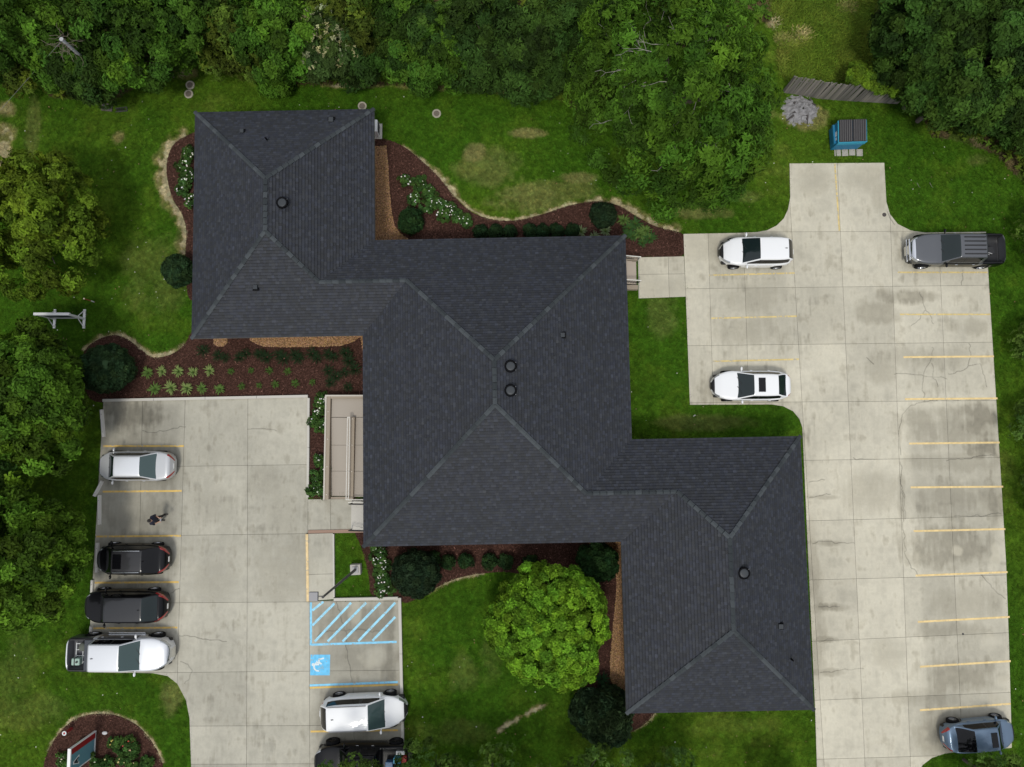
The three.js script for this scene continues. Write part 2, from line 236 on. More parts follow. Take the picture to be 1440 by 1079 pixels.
const concTex = (() => {
  const w = 2048, h = 1536, ink = new Float32Array(w * h);
  for (const line of cracks) for (let s = 0; s < line.length - 1; s++) {
    const [ax, az] = line[s], [bx, bz] = line[s + 1], n = Math.ceil(Math.hypot(bx - ax, bz - az) / .012);
    for (let k = 0; k <= n; k++) {
      const t = k / n, x = lerp(ax, bx, t), z = lerp(az, bz, t), jx = (noise(x * 4, z * 4) - .5) * .16, jz = (noise(x * 4 + 50, z * 4) - .5) * .16;
      const i = (x + jx - CX) / CW * w, j = (z + jz - CZ) / CH * h, i0 = Math.floor(i), j0 = Math.floor(j), a = .42 + .5 * noise(x * 1.3, z * 1.3 + 9);
      for (const [di, dj, q] of [[0, 0, 1], [1, 0, i - i0], [0, 1, j - j0]]) { const m = (j0 + dj) * w + i0 + di; if (m > 0 && m < ink.length) ink[m] = Math.max(ink[m], a * q); }
    }
  }
  return texture(w, h, (i, j, o) => {
    const x = CX + (i + .5) / w * CW, z = CZ + (j + .5) / h * CH;
    const left = x < 0; if ((x > -4 && x < 8) || (left && (z < -4 || z > 22))) { o[0] = .4; o[1] = .39; o[2] = .33; return; }
    const n1 = fbm(x * .35, z * .35, 4), n2 = fbm(x * 1.6 + 9, z * 1.6, 4), n3 = noise(x * 14, z * 14), n4 = noise(x * 33, z * 33);
    const streak = fbm(x * 5.5, z * .7, 3), streak2 = fbm(x * .6, z * 4.5, 2);
    let v = left ? .395 : .475;
    const n5 = fbm(x * 3.4 + 70, z * 3.4, 3); v *= .68 + .32 * n1 + .32 * n2; const comb = fbm(x * 6, z * 1.4 + 30, 3), zone = smooth(.42, .68, fbm(x * .22 + 60, z * .22 + 11, 3)); v *= 1 - zone * (.06 + .24 * smooth(.4, .8, comb * .6 + streak2 * .4) * smooth(.3, .7, n2)); v *= .805 + .17 * streak + .08 * streak2 + .2 * n5 + .06 * n3 + .05 * n4;
    for (const [q, f] of stallZones) if (inside(q, x, z)) v *= 1 - f * (.55 + .5 * n2 + .4 * (streak - .5)) * smooth(0, .5, edgeDist(q, x, z) + (n5 - .5) * .5);
    let dark = 0;
    for (const [px, pz, rx, rz, e] of stains) { const d = ((x - px) / rx) ** 2 + ((z - pz) / rz) ** 2; if (d < 1.9) dark = Math.max(dark, e * clamp(1.15 - d * .62 + (n2 - .5) * 2.1 + (streak - .5) * 1.3)); }
    dark = Math.max(dark, smooth(.5, .74, n2 * .5 + streak * .3 + n5 * .2) * .34);
    v *= 1 - dark * .9 * (.6 + .7 * n5);
    for (const [px, pz, rx, rz] of patches) { const d = ((x - px) / rx) ** 2 + ((z - pz) / rz) ** 2; if (d < 1.6) v = lerp(v, .52, .5 * clamp(1.3 - d + (n2 - .5) * 2)); }
    v *= 1 - ink[j * w + i] * .58;
    const warm = left ? .01 : .035; const brown = dark * .05;
    o[0] = v * (1.03 + warm * .6 + brown); o[1] = v * (.99 + brown * .2); o[2] = v * (.825 - warm * .9 - brown);
  });
})();
const grain = texture(256, 256, (i, j, o) => { o[0] = o[1] = o[2] = .5 * noise(i * .9, j * .9) + .5 * noise(i * .31, j * .31); }, true);
const concMats = [1, .93, 1.04, .89, .98].map(k => new THREE.MeshStandardMaterial({ color: rgb(k, k, k), map: concTex, roughness: .92 }));
const jointMat = std(rgb(.14, .13, .11), 1), kerbMat = std(rgb(.5, .48, .43), .9), white = std(rgb(.74, .76, .76), .7);
const worn = (r, g, b, wear) => new THREE.MeshStandardMaterial({ roughness: .8, map: texture(512, 512, (i, j, o) => { // paint rubbed through to the concrete in flecks
  const x = i / 512 * 4, z = j / 512 * 4, f = smooth(wear, wear + .16, fbm(x * 5, z * 9, 3) * .6 + noise(x * 22, z * 22) * .4), m = .86 + .28 * noise(x * 8, z * 8); o[0] = lerp(r * m, .38, f); o[1] = lerp(g * m, .36, f); o[2] = lerp(b * m, .3, f); }) });
const yellow = worn(.64, .43, .12, .6), paleYellow = worn(.7, .53, .25, .66), wornYellow = worn(.6, .47, .2, .55), blue = worn(.22, .56, .78, .62);
function paving(name, label, outline, cols, rows, y) {
  const g = new THREE.Group(); g.name = name; scene.add(g); tag(g, label, 'parking lot', null, 'structure');
  mesh('slab_base', slab(outline, .0, y - .025), jointMat, g);
  const cut = ([a, b]) => { const dx = b[0] - a[0], dz = b[1] - a[1], l = Math.hypot(dx, dz); return [-dz / l, dx / l, (-dz * a[0] + dx * a[1]) / l]; };
  const C = cols.map(cut), R = rows.map(cut); let n = 0; const gap = .009;
  for (let i = 0; i <= C.length; i++) for (let j = 0; j <= R.length; j++) {
    let p = outline;
    if (i > 0) p = clipHalf(p, C[i - 1][0], C[i - 1][1], C[i - 1][2] - gap);
    if (i < C.length && p.length > 2) p = clipHalf(p, -C[i][0], -C[i][1], -C[i][2] - gap);
    if (j > 0 && p.length > 2) p = clipHalf(p, -R[j - 1][0], -R[j - 1][1], -R[j - 1][2] - gap);
    if (j < R.length && p.length > 2) p = clipHalf(p, R[j][0], R[j][1], R[j][2] - gap);
    if (p.length < 3 || Math.abs(areaOf(p)) < .05) continue;
    mesh('slab', slab(p, y - .05, y + ((i * 7 + j * 5) % 4) * .0007, concUV), concMats[(i * 3 + j * 2 + (i * j) % 3) % 5], g); n++;
  }
  return g;
}
const V = (x0, y0, x1, y1) => [W2(x0, y0), W2(x1, y1)]; // a joint down the picture
const leftPark = paving('parking_lot', 'concrete parking lot by the ramp entrance, with blue hatched bay', leftLot, [V(201, 560, 193, 946), V(261, 560, 250, 946), V(349, 560, 347, 1079), V(434, 560, 436, 1079)], [V(146, 658, 434, 654), V(130, 755, 434, 751), V(130, 849, 562, 846), V(250, 946, 562, 943), V(250, 1021.5, 562, 1020), V(250, 1075, 562, 1074)], .06);
const rightPark = paving('parking_lot', 'larger concrete parking lot beside the lawn with pale yellow bays', rightLot, [V(995.5, 330, 1003, 570), V(1045, 330, 1053, 569), V(1113, 327, 1132, 640), V(1177, 231, 1216, 1079), V(1252, 326, 1280, 1079), V(1321, 372, 1354, 1079)], [V(1110, 327, 1300, 326), V(960, 407, 1390, 402), V(966, 487, 1395, 482), V(1126, 566, 1402, 564), V(1134, 648, 1404, 644), V(1137, 733, 1412, 726), V(1141, 816, 1416, 809), V(1147, 902, 1420, 890), V(1150, 985, 1421, 974), V(1150, 1068, 1421, 1060)], .06);
{
  const Y = .0625, line = (g, l, mat, w, name = 'parking_line') => { for (const [x0, y0, x1, y1] of l) mesh(name, strip(W2(x0, y0), W2(x1, y1), w, Y, Y + .004), mat, g); };
  line(leftPark, [[146, 628, 259, 628], [145, 692, 256, 691], [136, 755, 255, 754], [134, 820, 252, 819], [132, 884, 250, 883]], yellow, .11);
  line(leftPark, [[436, 967.5, 560, 963], [437, 1029, 560, 1027]], yellow, .11);
  line(leftPark, [[436, 964.2, 559.5, 959.5]], blue, .12, 'blue_line');
  line(rightPark, [[997, 388, 1117, 385], [1000, 448.5, 1120, 445.5], [1002, 509, 1123, 506], [1262, 384, 1388, 384], [1265, 443, 1392, 443], [1173.5, 231.5, 1180, 326]], wornYellow, .1);
  line(rightPark, [[1270, 503, 1397, 502], [1272, 562, 1402, 561], [1278, 624.5, 1405, 623], [1280, 686, 1410, 685], [1284, 747.5, 1413, 744.5], [1287, 810, 1416, 805], [1290, 875, 1419, 868], [1293, 938, 1420.5, 930], [1293, 999, 1420.5, 990]], paleYellow, .115);
  line(leftPark, [[437.5, 847.5, 437.5, 908], [438.6, 907, 558, 903]], blue, .13, 'blue_line');
  const bl2 = worn(.3, .63, .8, .6);
  for (const l of [[455, 846.5, 439.5, 859], [470.6, 849, 439.5, 880], [494, 848, 443, 902.5], [515, 848, 461, 902.5], [535, 848, 482, 902.5], [556, 848, 504, 902], [556, 868, 524, 901.5]]) mesh('hatch_stripe', strip(W2(l[0], l[1]), W2(l[2], l[3]), .14, Y, Y + .0035), bl2, leftPark);
  // the painted wheelchair square
  const a = W2(437, 921), b = W2(464, 950), cx = (a[0] + b[0]) / 2, cz = (a[1] + b[1]) / 2;
  mesh('blue_square', slab([[a[0], a[1]], [b[0], a[1]], [b[0], b[1]], [a[0], b[1]]], Y, Y + .004), worn(.14, .5, .78, .64), leftPark);
  const sym = new THREE.Group(); sym.name = 'wheelchair_symbol'; sym.position.set(cx, Y + .0045, cz); leftPark.add(sym);
  const wp = worn(.66, .74, .76, .58), ring = new THREE.RingGeometry(.2, .29, 28, 1, .6, 4.3); ring.rotateX(-Math.PI / 2); ring.translate(-.12, .001, .1);
  const bar = (x0, z0, x1, z1, w) => strip([x0, z0], [x1, z1], w, 0, .002);
  const head = new THREE.CircleGeometry(.09, 18); head.rotateX(-Math.PI / 2); head.translate(-.42, .0015, -.02);
  mesh('wheel_mark', ring, wp, sym); mesh('head_mark', head, wp, sym); mesh('body_mark', [bar(-.32, -.03, -.06, -.03, .1), bar(-.08, -.05, -.08, -.34, .09), bar(-.1, -.32, .22, -.4, .09), bar(-.2, -.05, -.2, -.25, .06)], wp, sym);
  // kerbs round the bays
  const kerb = (x0, y0, x1, y1, w, h, mat, name = 'kerb') => { const A = W2(x0, y0), Z = W2(x1, y1), L = Math.hypot(Z[0] - A[0], Z[1] - A[1]), n = Math.max(1, Math.round(L / 3)); for (let k = 0; k < n; k++) { const p = t => [lerp(A[0], Z[0], t), lerp(A[1], Z[1], t)]; mesh(name, strip(p((k + .003) / n), p((k + .997) / n), w, 0, h), mat, leftPark); } };
  kerb(146, 564, 434, 558, .16, .19, kerbMat); kerb(434.8, 560.5, 433.6, 700, .14, .19, kerbMat); kerb(470, 843, 560.5, 841, .16, .2, kerbMat); kerb(562.5, 840.5, 567.5, 1079, .17, .2, kerbMat); kerb(432.6, 751, 434, 846, .15, .2, worn(.7, .53, .28, .62), 'yellow_kerb');
  kerb(469.7, 751, 470.5, 840, .09, .2, kerbMat);
  mesh('drain_cap', cyl(.13, .012, ...[W2(1243, 303)].map(p => [p[0], .06, p[1]])[0]), std(rgb(.06, .05, .045), .6), rightPark);
  mesh('pipe_cap', cyl(.06, .012, ...[W2(1353.5, 892)].map(p => [p[0], .06, p[1]])[0]), std(rgb(.04, .04, .04), .6), rightPark);
  for (const [n, o, c, r, lab] of [['entry_walk', eastWalk, [V(940, 387, 941, 421)], [V(897, 387, 964, 386)], 'short concrete walk from the steps to the larger parking lot'], ['entry_walk', westWalk, [V(464.5, 702, 465, 749)], [], 'concrete walk from the ramp steps to the parking lot'], ['side_walk', sideWalk, [], [V(434, 808, 470, 807)], 'narrow concrete walk behind the yellow kerb']]) {
    const w = paving(n, lab, o, c, r, n === 'side_walk' ? .17 : .065); w.name = numbered(n); w.userData.category = 'walkway';
  }
  mesh('brick_edging', strip(W2(434, 748.5), W2(512, 747), .2, 0, .12), std(rgb(.3, .2, .15), .9), scene.getObjectByName('entry_walk_001'));
}

// ---------------------------------------------------------------- mulch and gravel beds
const mulchTex = texture(1024, 1024, (i, j, o) => { const x = i / 1024 * 5, z = j / 1024 * 5; const a = noise(x * 12, z * 27), b = noise(x * 31 + 5, z * 13), c = noise(x * 46, z * 46), f = fbm(x * 1.2, z * 1.2, 3); let k = .35 + .55 * a * b * 2 + .5 * c * c; k *= .75 + .5 * f; const pale = c > .9 && a > .5 ? 1.9 : 1; o[0] = .062 * k * pale; o[1] = .031 * k * pale; o[2] = .023 * k * pale; });
const gravelTex = texture(1024, 1024, (i, j, o) => { const x = i / 1024 * 3, z = j / 1024 * 3; const a = noise(x * 16, z * 16), b = noise(x * 34, z * 34), c = noise(x * 60, z * 60); const k = .35 + .7 * a * b + .5 * b * c + .25 * c; o[0] = .33 * k; o[1] = .2 * k * (.9 + .2 * a); o[2] = .1 * k * (.8 + .4 * b); });
const mulchMat = new THREE.MeshPhysicalMaterial({ map: mulchTex, roughness: 1, specularIntensity: .1, bumpMap: mulchTex, bumpScale: .03 }), gravelMat = new THREE.MeshPhysicalMaterial({ map: gravelTex, roughness: .95, specularIntensity: .2, bumpMap: gravelTex, bumpScale: .02 });
const chipGeo = (() => { const g = new THREE.BoxGeometry(.09, .012, .028); g.rotateZ(.15); return g; })();
const pebbleGeo = new THREE.IcosahedronGeometry(.03, 0);
function scatter(name, geo, mat, poly, n, y, parent, tint, size = [.7, 1.5]) {
  const xs = poly.map(p => p[0]), zs = poly.map(p => p[1]), o = new THREE.Object3D(), c = new THREE.Color(), m = new THREE.InstancedMesh(geo, mat, n);
  const x0 = Math.min(...xs), x1 = Math.max(...xs), z0 = Math.min(...zs), z1 = Math.max(...zs);
  for (let i = 0; i < n; i++) { let x, z, t = 0; do { x = rr(x0, x1); z = rr(z0, z1); } while ((!inside(poly, x, z) || inside(wallLine, x, z) || inside(leftLot, x, z)) && t++ < 60); o.position.set(x, y + rnd() * .015, z); o.rotation.set(rr(-.4, .4), rnd() * 6.28, rr(-.4, .4)); o.scale.setScalar(rr(...size)); o.updateMatrix(); m.setMatrixAt(i, o.matrix); tint(c); m.setColorAt(i, c); }
  m.name = name; m.castShadow = m.receiveShadow = true; parent.add(m); m.userData.kind = 'stuff'; return m;
}
const chipMat = phys(0xffffff, .95, { specularIntensity: .12 });
const mulchTint = c => { const k = rr(.5, 1.5) * (rnd() < .03 ? 2.6 : 1); c.setRGB(.075 * k, .038 * k, .029 * k); };
const gravelTint = c => { const k = rr(.5, 1.4); c.setRGB(.36 * k, .22 * k * rr(.9, 1.1), .11 * k * rr(.8, 1.3)); };
for (const [poly, lab, n] of [[bedNW, 'dark mulch bed along the end wing with rounded dry edge', 2500], [bedW, 'dark mulch bed with rows of strappy plants above the parking lot', 9000], [bedN, 'dark mulch bed curving round the back lawn to the entry walk', 8000], [bedS, 'dark mulch bed behind the lime green tree', 6500], [bedSign, 'round mulch bed under the red and blue sign', 4000]]) {
  const g = thing('mulch_bed', lab, 'mulch bed'); g.userData.kind = 'structure';
  mesh('mulch', slab(poly, 0, .035, (x, z) => [x / 5, z / 5]), mulchMat, g); scatter('mulch_chips', chipGeo, chipMat, poly, n, .036, g, mulchTint);
}
for (const [poly, lab, n] of [[gravelN, 'tan gravel strip under the eave beside the back lawn bed', 4200], [gravelWa, 'small square patch of tan gravel under the eave', 500], [gravelWb, 'long tan gravel strip under the eave above the strappy plants', 3600], [gravelS, 'brown gravel strip between the lime green tree and the eave', 4200]]) {
  const g = thing('gravel_strip', lab, 'gravel'); g.userData.kind = 'structure';
  mesh('gravel', slab(poly, .03, .05, (x, z) => [x / 3, z / 3]), gravelMat, g); scatter('pebbles', pebbleGeo, chipMat, poly, n, .05, g, gravelTint);
}

// ---------------------------------------------------------------- the office building
const EAVE = 2.9, PITCH = .6, EXPO = .178;
const office = thing('office_building', 'low office building with dark hipped shingle roof in three stepped wings', 'building');
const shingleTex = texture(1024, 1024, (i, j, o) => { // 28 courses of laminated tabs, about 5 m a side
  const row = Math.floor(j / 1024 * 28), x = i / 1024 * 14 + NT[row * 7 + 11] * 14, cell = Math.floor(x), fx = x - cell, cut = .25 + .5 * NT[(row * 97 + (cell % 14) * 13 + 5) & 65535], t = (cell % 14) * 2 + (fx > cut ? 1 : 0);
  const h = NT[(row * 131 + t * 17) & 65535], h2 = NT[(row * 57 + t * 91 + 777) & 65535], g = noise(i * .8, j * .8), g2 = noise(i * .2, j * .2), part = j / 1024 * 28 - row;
  let k = .78 + .34 * h * h + (h2 > .92 ? .3 : h2 < .2 ? -.08 : 0); if (part > .78) k *= .58 + .2 * h2; // shadow line under the next course edge, painted into the colour
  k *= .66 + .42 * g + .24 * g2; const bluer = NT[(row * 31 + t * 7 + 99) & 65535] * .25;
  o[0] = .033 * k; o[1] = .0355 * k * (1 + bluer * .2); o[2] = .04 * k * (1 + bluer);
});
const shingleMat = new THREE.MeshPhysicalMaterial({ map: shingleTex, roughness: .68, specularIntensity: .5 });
const capMats = [[.05, .058, .063], [.035, .041, .045], [.062, .071, .077], [.042, .049, .053]].map(c => phys(rgb(...c), .8, { specularIntensity: .4 }));
const roof = new THREE.Group(); roof.name = 'roof'; office.add(roof);
const A0 = [-18.59, -19.8], A1 = [-7.88, -19.8], P1 = [-13.235, -14.445], P2 = [-13.235, -11.505], A3 = [-18.59, -6.15], Q1 = [-10.705, -8.975], Q2 = [-5.775, -8.975], R1 = [-.84, -4.04], R2 = [-.84, -1.74], T1 = [4.01, 3.11], T2 = [9.03, 3.11], S1 = [11.385, 5.465], S2 = [11.385, 10.255], I1 = [-7.88, -11.8], B1 = [6.92, -11.8], I2 = [6.92, .2], D1 = [16.65, .2], D2 = [16.65, 15.52], D3 = [6.12, 15.52], I3 = [6.12, 6.02], B3 = [-8.6, 6.02], I4 = [-8.6, -6.15];
const faces = [['n', [A0, A1, P1]], ['w', [A0, P1, P2, A3]], ['e', [A1, I1, Q1, P2, P1]], ['s', [A3, P2, Q1, Q2, I4]], ['n', [I1, B1, R1, Q2, Q1]], ['w', [I4, Q2, R1, R2, B3]], ['e', [B1, I2, T1, R2, R1]], ['s', [B3, R2, T1, T2, I3]], ['n', [I2, D1, S1, T2, T1]], ['w', [I3, T2, S1, S2, D3]], ['e', [D1, D2, S2, S1]], ['s', [D3, D2, S2]]];
for (const [side, poly] of faces) {
  const [a, b] = side === 'n' ? [0, 1] : side === 's' ? [0, -1] : side === 'w' ? [1, 0] : [-1, 0]; // uphill
  const along = p => side === 'n' || side === 's' ? p[0] : p[1], base = Math.min(...poly.map(p => a * p[0] + b * p[1])), dist = p => a * p[0] + b * p[1] - base, top = Math.max(...poly.map(dist));
  const run = EXPO / Math.sqrt(1 + PITCH * PITCH), pos = [], uv = [], lift = .03, off = rnd();
  const put = (p, y) => { const [x, z] = B(...p); pos.push(x, y, z); uv.push(along(p) / 4.98 + off, (Math.floor(off * 28) + dist(p) / run) / 28); };
  for (let d0 = 0; d0 < top; d0 += run) {
    const d1 = Math.min(top, d0 + run), c = clipHalf(clipHalf(poly, a, b, base + d1), -a, -b, -base - d0); if (c.length < 3) continue;
    const Y = p => EAVE + PITCH * dist(p) + lift * (1 - (dist(p) - d0) / run);
    for (const t of THREE.ShapeUtils.triangulateShape(c.map(p => new THREE.Vector2(...p)), [])) {
      const q = t.map(i => c[i]); const up = (q[1][0] - q[0][0]) * (q[2][1] - q[0][1]) - (q[1][1] - q[0][1]) * (q[2][0] - q[0][0]) < 0;
      for (const p of up ? q : [q[0], q[2], q[1]]) put(p, Y(p));
    }
    for (let i = 0; i < c.length; i++) { const p = c[i], q = c[(i + 1) % c.length]; if (Math.abs(dist(p) - d0) < 1e-6 && Math.abs(dist(q) - d0) < 1e-6) { const y = EAVE + PITCH * d0; put(p, y + lift); put(p, y - .004); put(q, y + lift); put(q, y + lift); put(p, y - .004); put(q, y - .004); } }
  }
  const g = new THREE.BufferGeometry(); g.setAttribute('position', new THREE.Float32BufferAttribute(pos, 3)); g.setAttribute('uv', new THREE.Float32BufferAttribute(uv, 2)); g.computeVertexNormals();
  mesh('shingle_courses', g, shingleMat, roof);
}
{ // cap shingles along hips and ridges, each bent over the edge
  const roofY = p => EAVE + PITCH * Math.max(0, ...[[-18.59, -7.88, -19.8, -6.15], [-8.6, 6.92, -11.8, 6.02], [6.12, 16.65, .2, 15.52], [-13, -2, -11.8, -6.15], [0, 11, .2, 6.02]].map(([u0, u1, v0, v1]) => Math.min(p[0] - u0, u1 - p[0], p[1] - v0, v1 - p[1])));
  const capGeo = (drop) => { const l = .37, w = .115, pos = [], q = (...v) => pos.push(...v); const s0 = .085, s1 = .015, th = .07;
    for (const s of [-1, 1]) { const a = [0, s0, 0], b = [l, s1, 0], c = [l, s1 - w * drop, s * w], d = [0, s0 - w * drop, s * w]; const tri = s > 0 ? [a, c, b, a, d, c] : [a, b, c, a, c, d]; tri.forEach(v => q(...v)); const e = [0, s0 - th, 0], f = [0, s0 - th - w * drop, s * w]; (s > 0 ? [a, e, d, d, e, f] : [a, d, e, d, f, e]).forEach(v => q(...v)); }
    const g = new THREE.BufferGeometry(); g.setAttribute('position', new THREE.Float32BufferAttribute(pos, 3)); g.computeVertexNormals(); return g; };
  const hipCap = capGeo(.42), ridgeCap = capGeo(.6);
  for (const [a, b, hip] of [[A0, P1, 1], [A1, P1, 1], [P2, P1, 0], [A3, P2, 1], [Q1, P2, 1], [Q1, Q2, 0], [Q2, R1, 1], [B1, R1, 1], [R2, R1, 0], [B3, R2, 1], [T1, R2, 1], [T1, T2, 0], [T2, S1, 1], [D1, S1, 1], [S2, S1, 0], [D3, S2, 1], [D2, S2, 1]]) {
    const pa = B(...a), pb = B(...b), ya = roofY(a), yb = roofY(b), D = new THREE.Vector3(pb[0] - pa[0], yb - ya, pb[1] - pa[1]), L = D.length(), n = Math.max(2, Math.round(L / .39));
    D.normalize(); const Z = new THREE.Vector3(0, 1, 0).cross(D).normalize().negate(), Yv = Z.clone().cross(D).normalize(); if (Yv.y < 0) { Yv.negate(); Z.negate(); }
    const Mx = new THREE.Matrix4().makeBasis(D, Yv, D.clone().cross(Yv));
    for (let k = 0; k < n; k++) { const m = mesh('ridge_cap', hip ? hipCap : ridgeCap, capMats[Math.floor(rnd() * 4)], roof); const t = k / n; m.position.set(lerp(pa[0], pb[0], t), lerp(ya, yb, t) + .024 + k % 2 * .004, lerp(pa[1], pb[1], t)); m.setRotationFromMatrix(Mx); m.scale.x = L / n / .39; m.rotateX(rr(-.03, .03)); }
  }
  // vents: placed by where they stand on the slopes
  const blk = phys(rgb(.004, .004, .005), .6, { specularIntensity: .15 }), blk2 = phys(rgb(.04, .045, .05), .4, { specularIntensity: .5 }), steel = phys(rgb(.6, .6, .6), .25, { metalness: 1 });
  const put = (px, py, h0) => { let h = h0; for (let k = 0; k < 4; k++) { const [x, z] = G(px, py, h); const u = x * Math.cos(AB) - z * Math.sin(AB), v = x * Math.sin(AB) + z * Math.cos(AB); h = roofY([u, v]); } const [x, z] = G(px, py, h); return [x, h, z]; };
  for (const [px, py] of [[398, 287], [718, 516], [718, 550], [1045, 806]]) {
    const v = new THREE.Group(); v.name = 'roof_vent'; v.position.set(...put(px, py, 6)); roof.add(v);
    mesh('collar', new THREE.LatheGeometry([[0, -.1], [.2, -.1], [.2, .06], [.3, .08], [.335, .14], [.32, .22], [.27, .25], [.235, .2]].map(p => new THREE.Vector2(...p)), 28), blk, v);
    const dome = new THREE.LatheGeometry([[.24, .17], [.235, .2], [.2, .22], [.1, .225], [0, .226]].map(p => new THREE.Vector2(...p)), 28); mesh('cap', dome, blk2, v);
    mesh('strap', [box(.03, .05, .03, .26, .14, -.2), box(.03, .05, .03, .26, .14, .2)], steel, v);
  }
  for (const [px, py, w] of [[341, 186, .22], [466, 170, .28], [360, 405, .24], [791, 472, .24], [1097, 881, .26]]) { const v = new THREE.Group(); v.name = 'box_vent'; v.position.set(...put(px, py, 4)); roof.add(v); mesh('hood', rbox(w, .16, w, .02, 0, .1, 0), blk2, v); mesh('opening', box(w * .9, .09, .02, 0, .07, -w / 2 - .004), blk, v); mesh('flange', box(w * 1.5, .02, w * 1.5, 0, .02, 0, 0, 0, 0), blk, v); }
  for (const [px, py] of [[376, 198], [1112, 927], [1000, 700]].slice(0, 2)) { const v = new THREE.Group(); v.name = 'vent_pipe'; v.position.set(...put(px, py, 4)); roof.add(v); mesh('pipe', cyl(.05, .42, 0, -.05, 0, 12), blk, v); mesh('boot', cyl(.12, .1, 0, -.03, 0, 14, .06), blk2, v); }
}
{ // eaves, walls, openings
  const ring = (o, i, y0, y1) => o.map((p, k) => { const q = o[(k + 1) % o.length], a = i[k], b = i[(k + 1) % i.length]; return slab([p, q, b, a], y0, y1); });
  const out = eaves.map(p => B(...p)), fin = inset(.03).map(p => B(...p));
  const f = std(rgb(.16, .16, .155), .6); ring(out, fin, EAVE - .2, EAVE - .006).forEach(g => mesh('fascia', g, f, roof));
  mesh('soffit', slab(inset(.032).map(p => B(...p)), EAVE - .19, EAVE - .17), std(rgb(.6, .58, .52), .8), office);
  const brickTex = texture(512, 512, (i, j, o) => { const r = Math.floor(j / 32), x = (i + (r % 2) * 32) % 512, m = j % 32 < 4 || x % 64 < 4; const h = NT[(r * 71 + Math.floor(x / 64) * 13) & 65535], n = noise(i * .4, j * .4); const k = .75 + .4 * h + .2 * n; if (m) { o[0] = .34; o[1] = .31; o[2] = .27; } else { o[0] = .27 * k; o[1] = .14 * k; o[2] = .09 * k; } });
  const bm = new THREE.MeshStandardMaterial({ map: brickTex, roughness: .9 });
  const wl = wallLine; for (let i = 0; i < wl.length; i++) {
    const a = wl[i], b = wl[(i + 1) % wl.length], L = Math.hypot(b[0] - a[0], b[1] - a[1]), g = new THREE.PlaneGeometry(L, 2.72); const uv = g.attributes.uv; for (let k = 0; k < 4; k++) uv.setXY(k, uv.getX(k) * L / 1.6, uv.getY(k) * 2.72 / 1.2);
    const w = mesh('wall', g, bm, office); w.position.set((a[0] + b[0]) / 2, 1.36, (a[1] + b[1]) / 2); w.rotation.y = Math.atan2(-(b[1] - a[1]), b[0] - a[0]) + Math.PI;
    if (L > 6) for (let k = 1; k <= Math.floor(L / 3.6); k++) {
      const win = new THREE.Group(); win.name = 'window'; const t = k / (Math.floor(L / 3.6) + 1); win.position.set(lerp(a[0], b[0], t), 1.5, lerp(a[1], b[1], t)); win.rotation.y = w.rotation.y; office.add(win);
      mesh('window_frame', [box(1.1, .06, .08, 0, .72, 0), box(1.1, .06, .08, 0, -.72, 0), box(.06, 1.5, .08, .54, 0, 0), box(.06, 1.5, .08, -.54, 0, 0), box(.04, 1.4, .06, 0, 0, 0)], white, win); mesh('pane', box(1.04, 1.4, .02, 0, 0, .015), std(rgb(.02, .03, .035), .1), win);
    }
  }
  for (const [u, v, ry] of [[-7.97, 3.95, -Math.PI / 2], [6.29, -9.8, Math.PI / 2]]) { const d = new THREE.Group(); d.name = 'door'; const [x, z] = B(u, v); d.position.set(x, .45, z); d.rotation.y = ry; office.add(d); mesh('door_leaf', box(1, 2.05, .06, 0, 1.03, .04), std(rgb(.09, .06, .05), .5), d); mesh('handle', rod([.4, .95, .1], [.4, 1.1, .1], .015), white, d); }
}
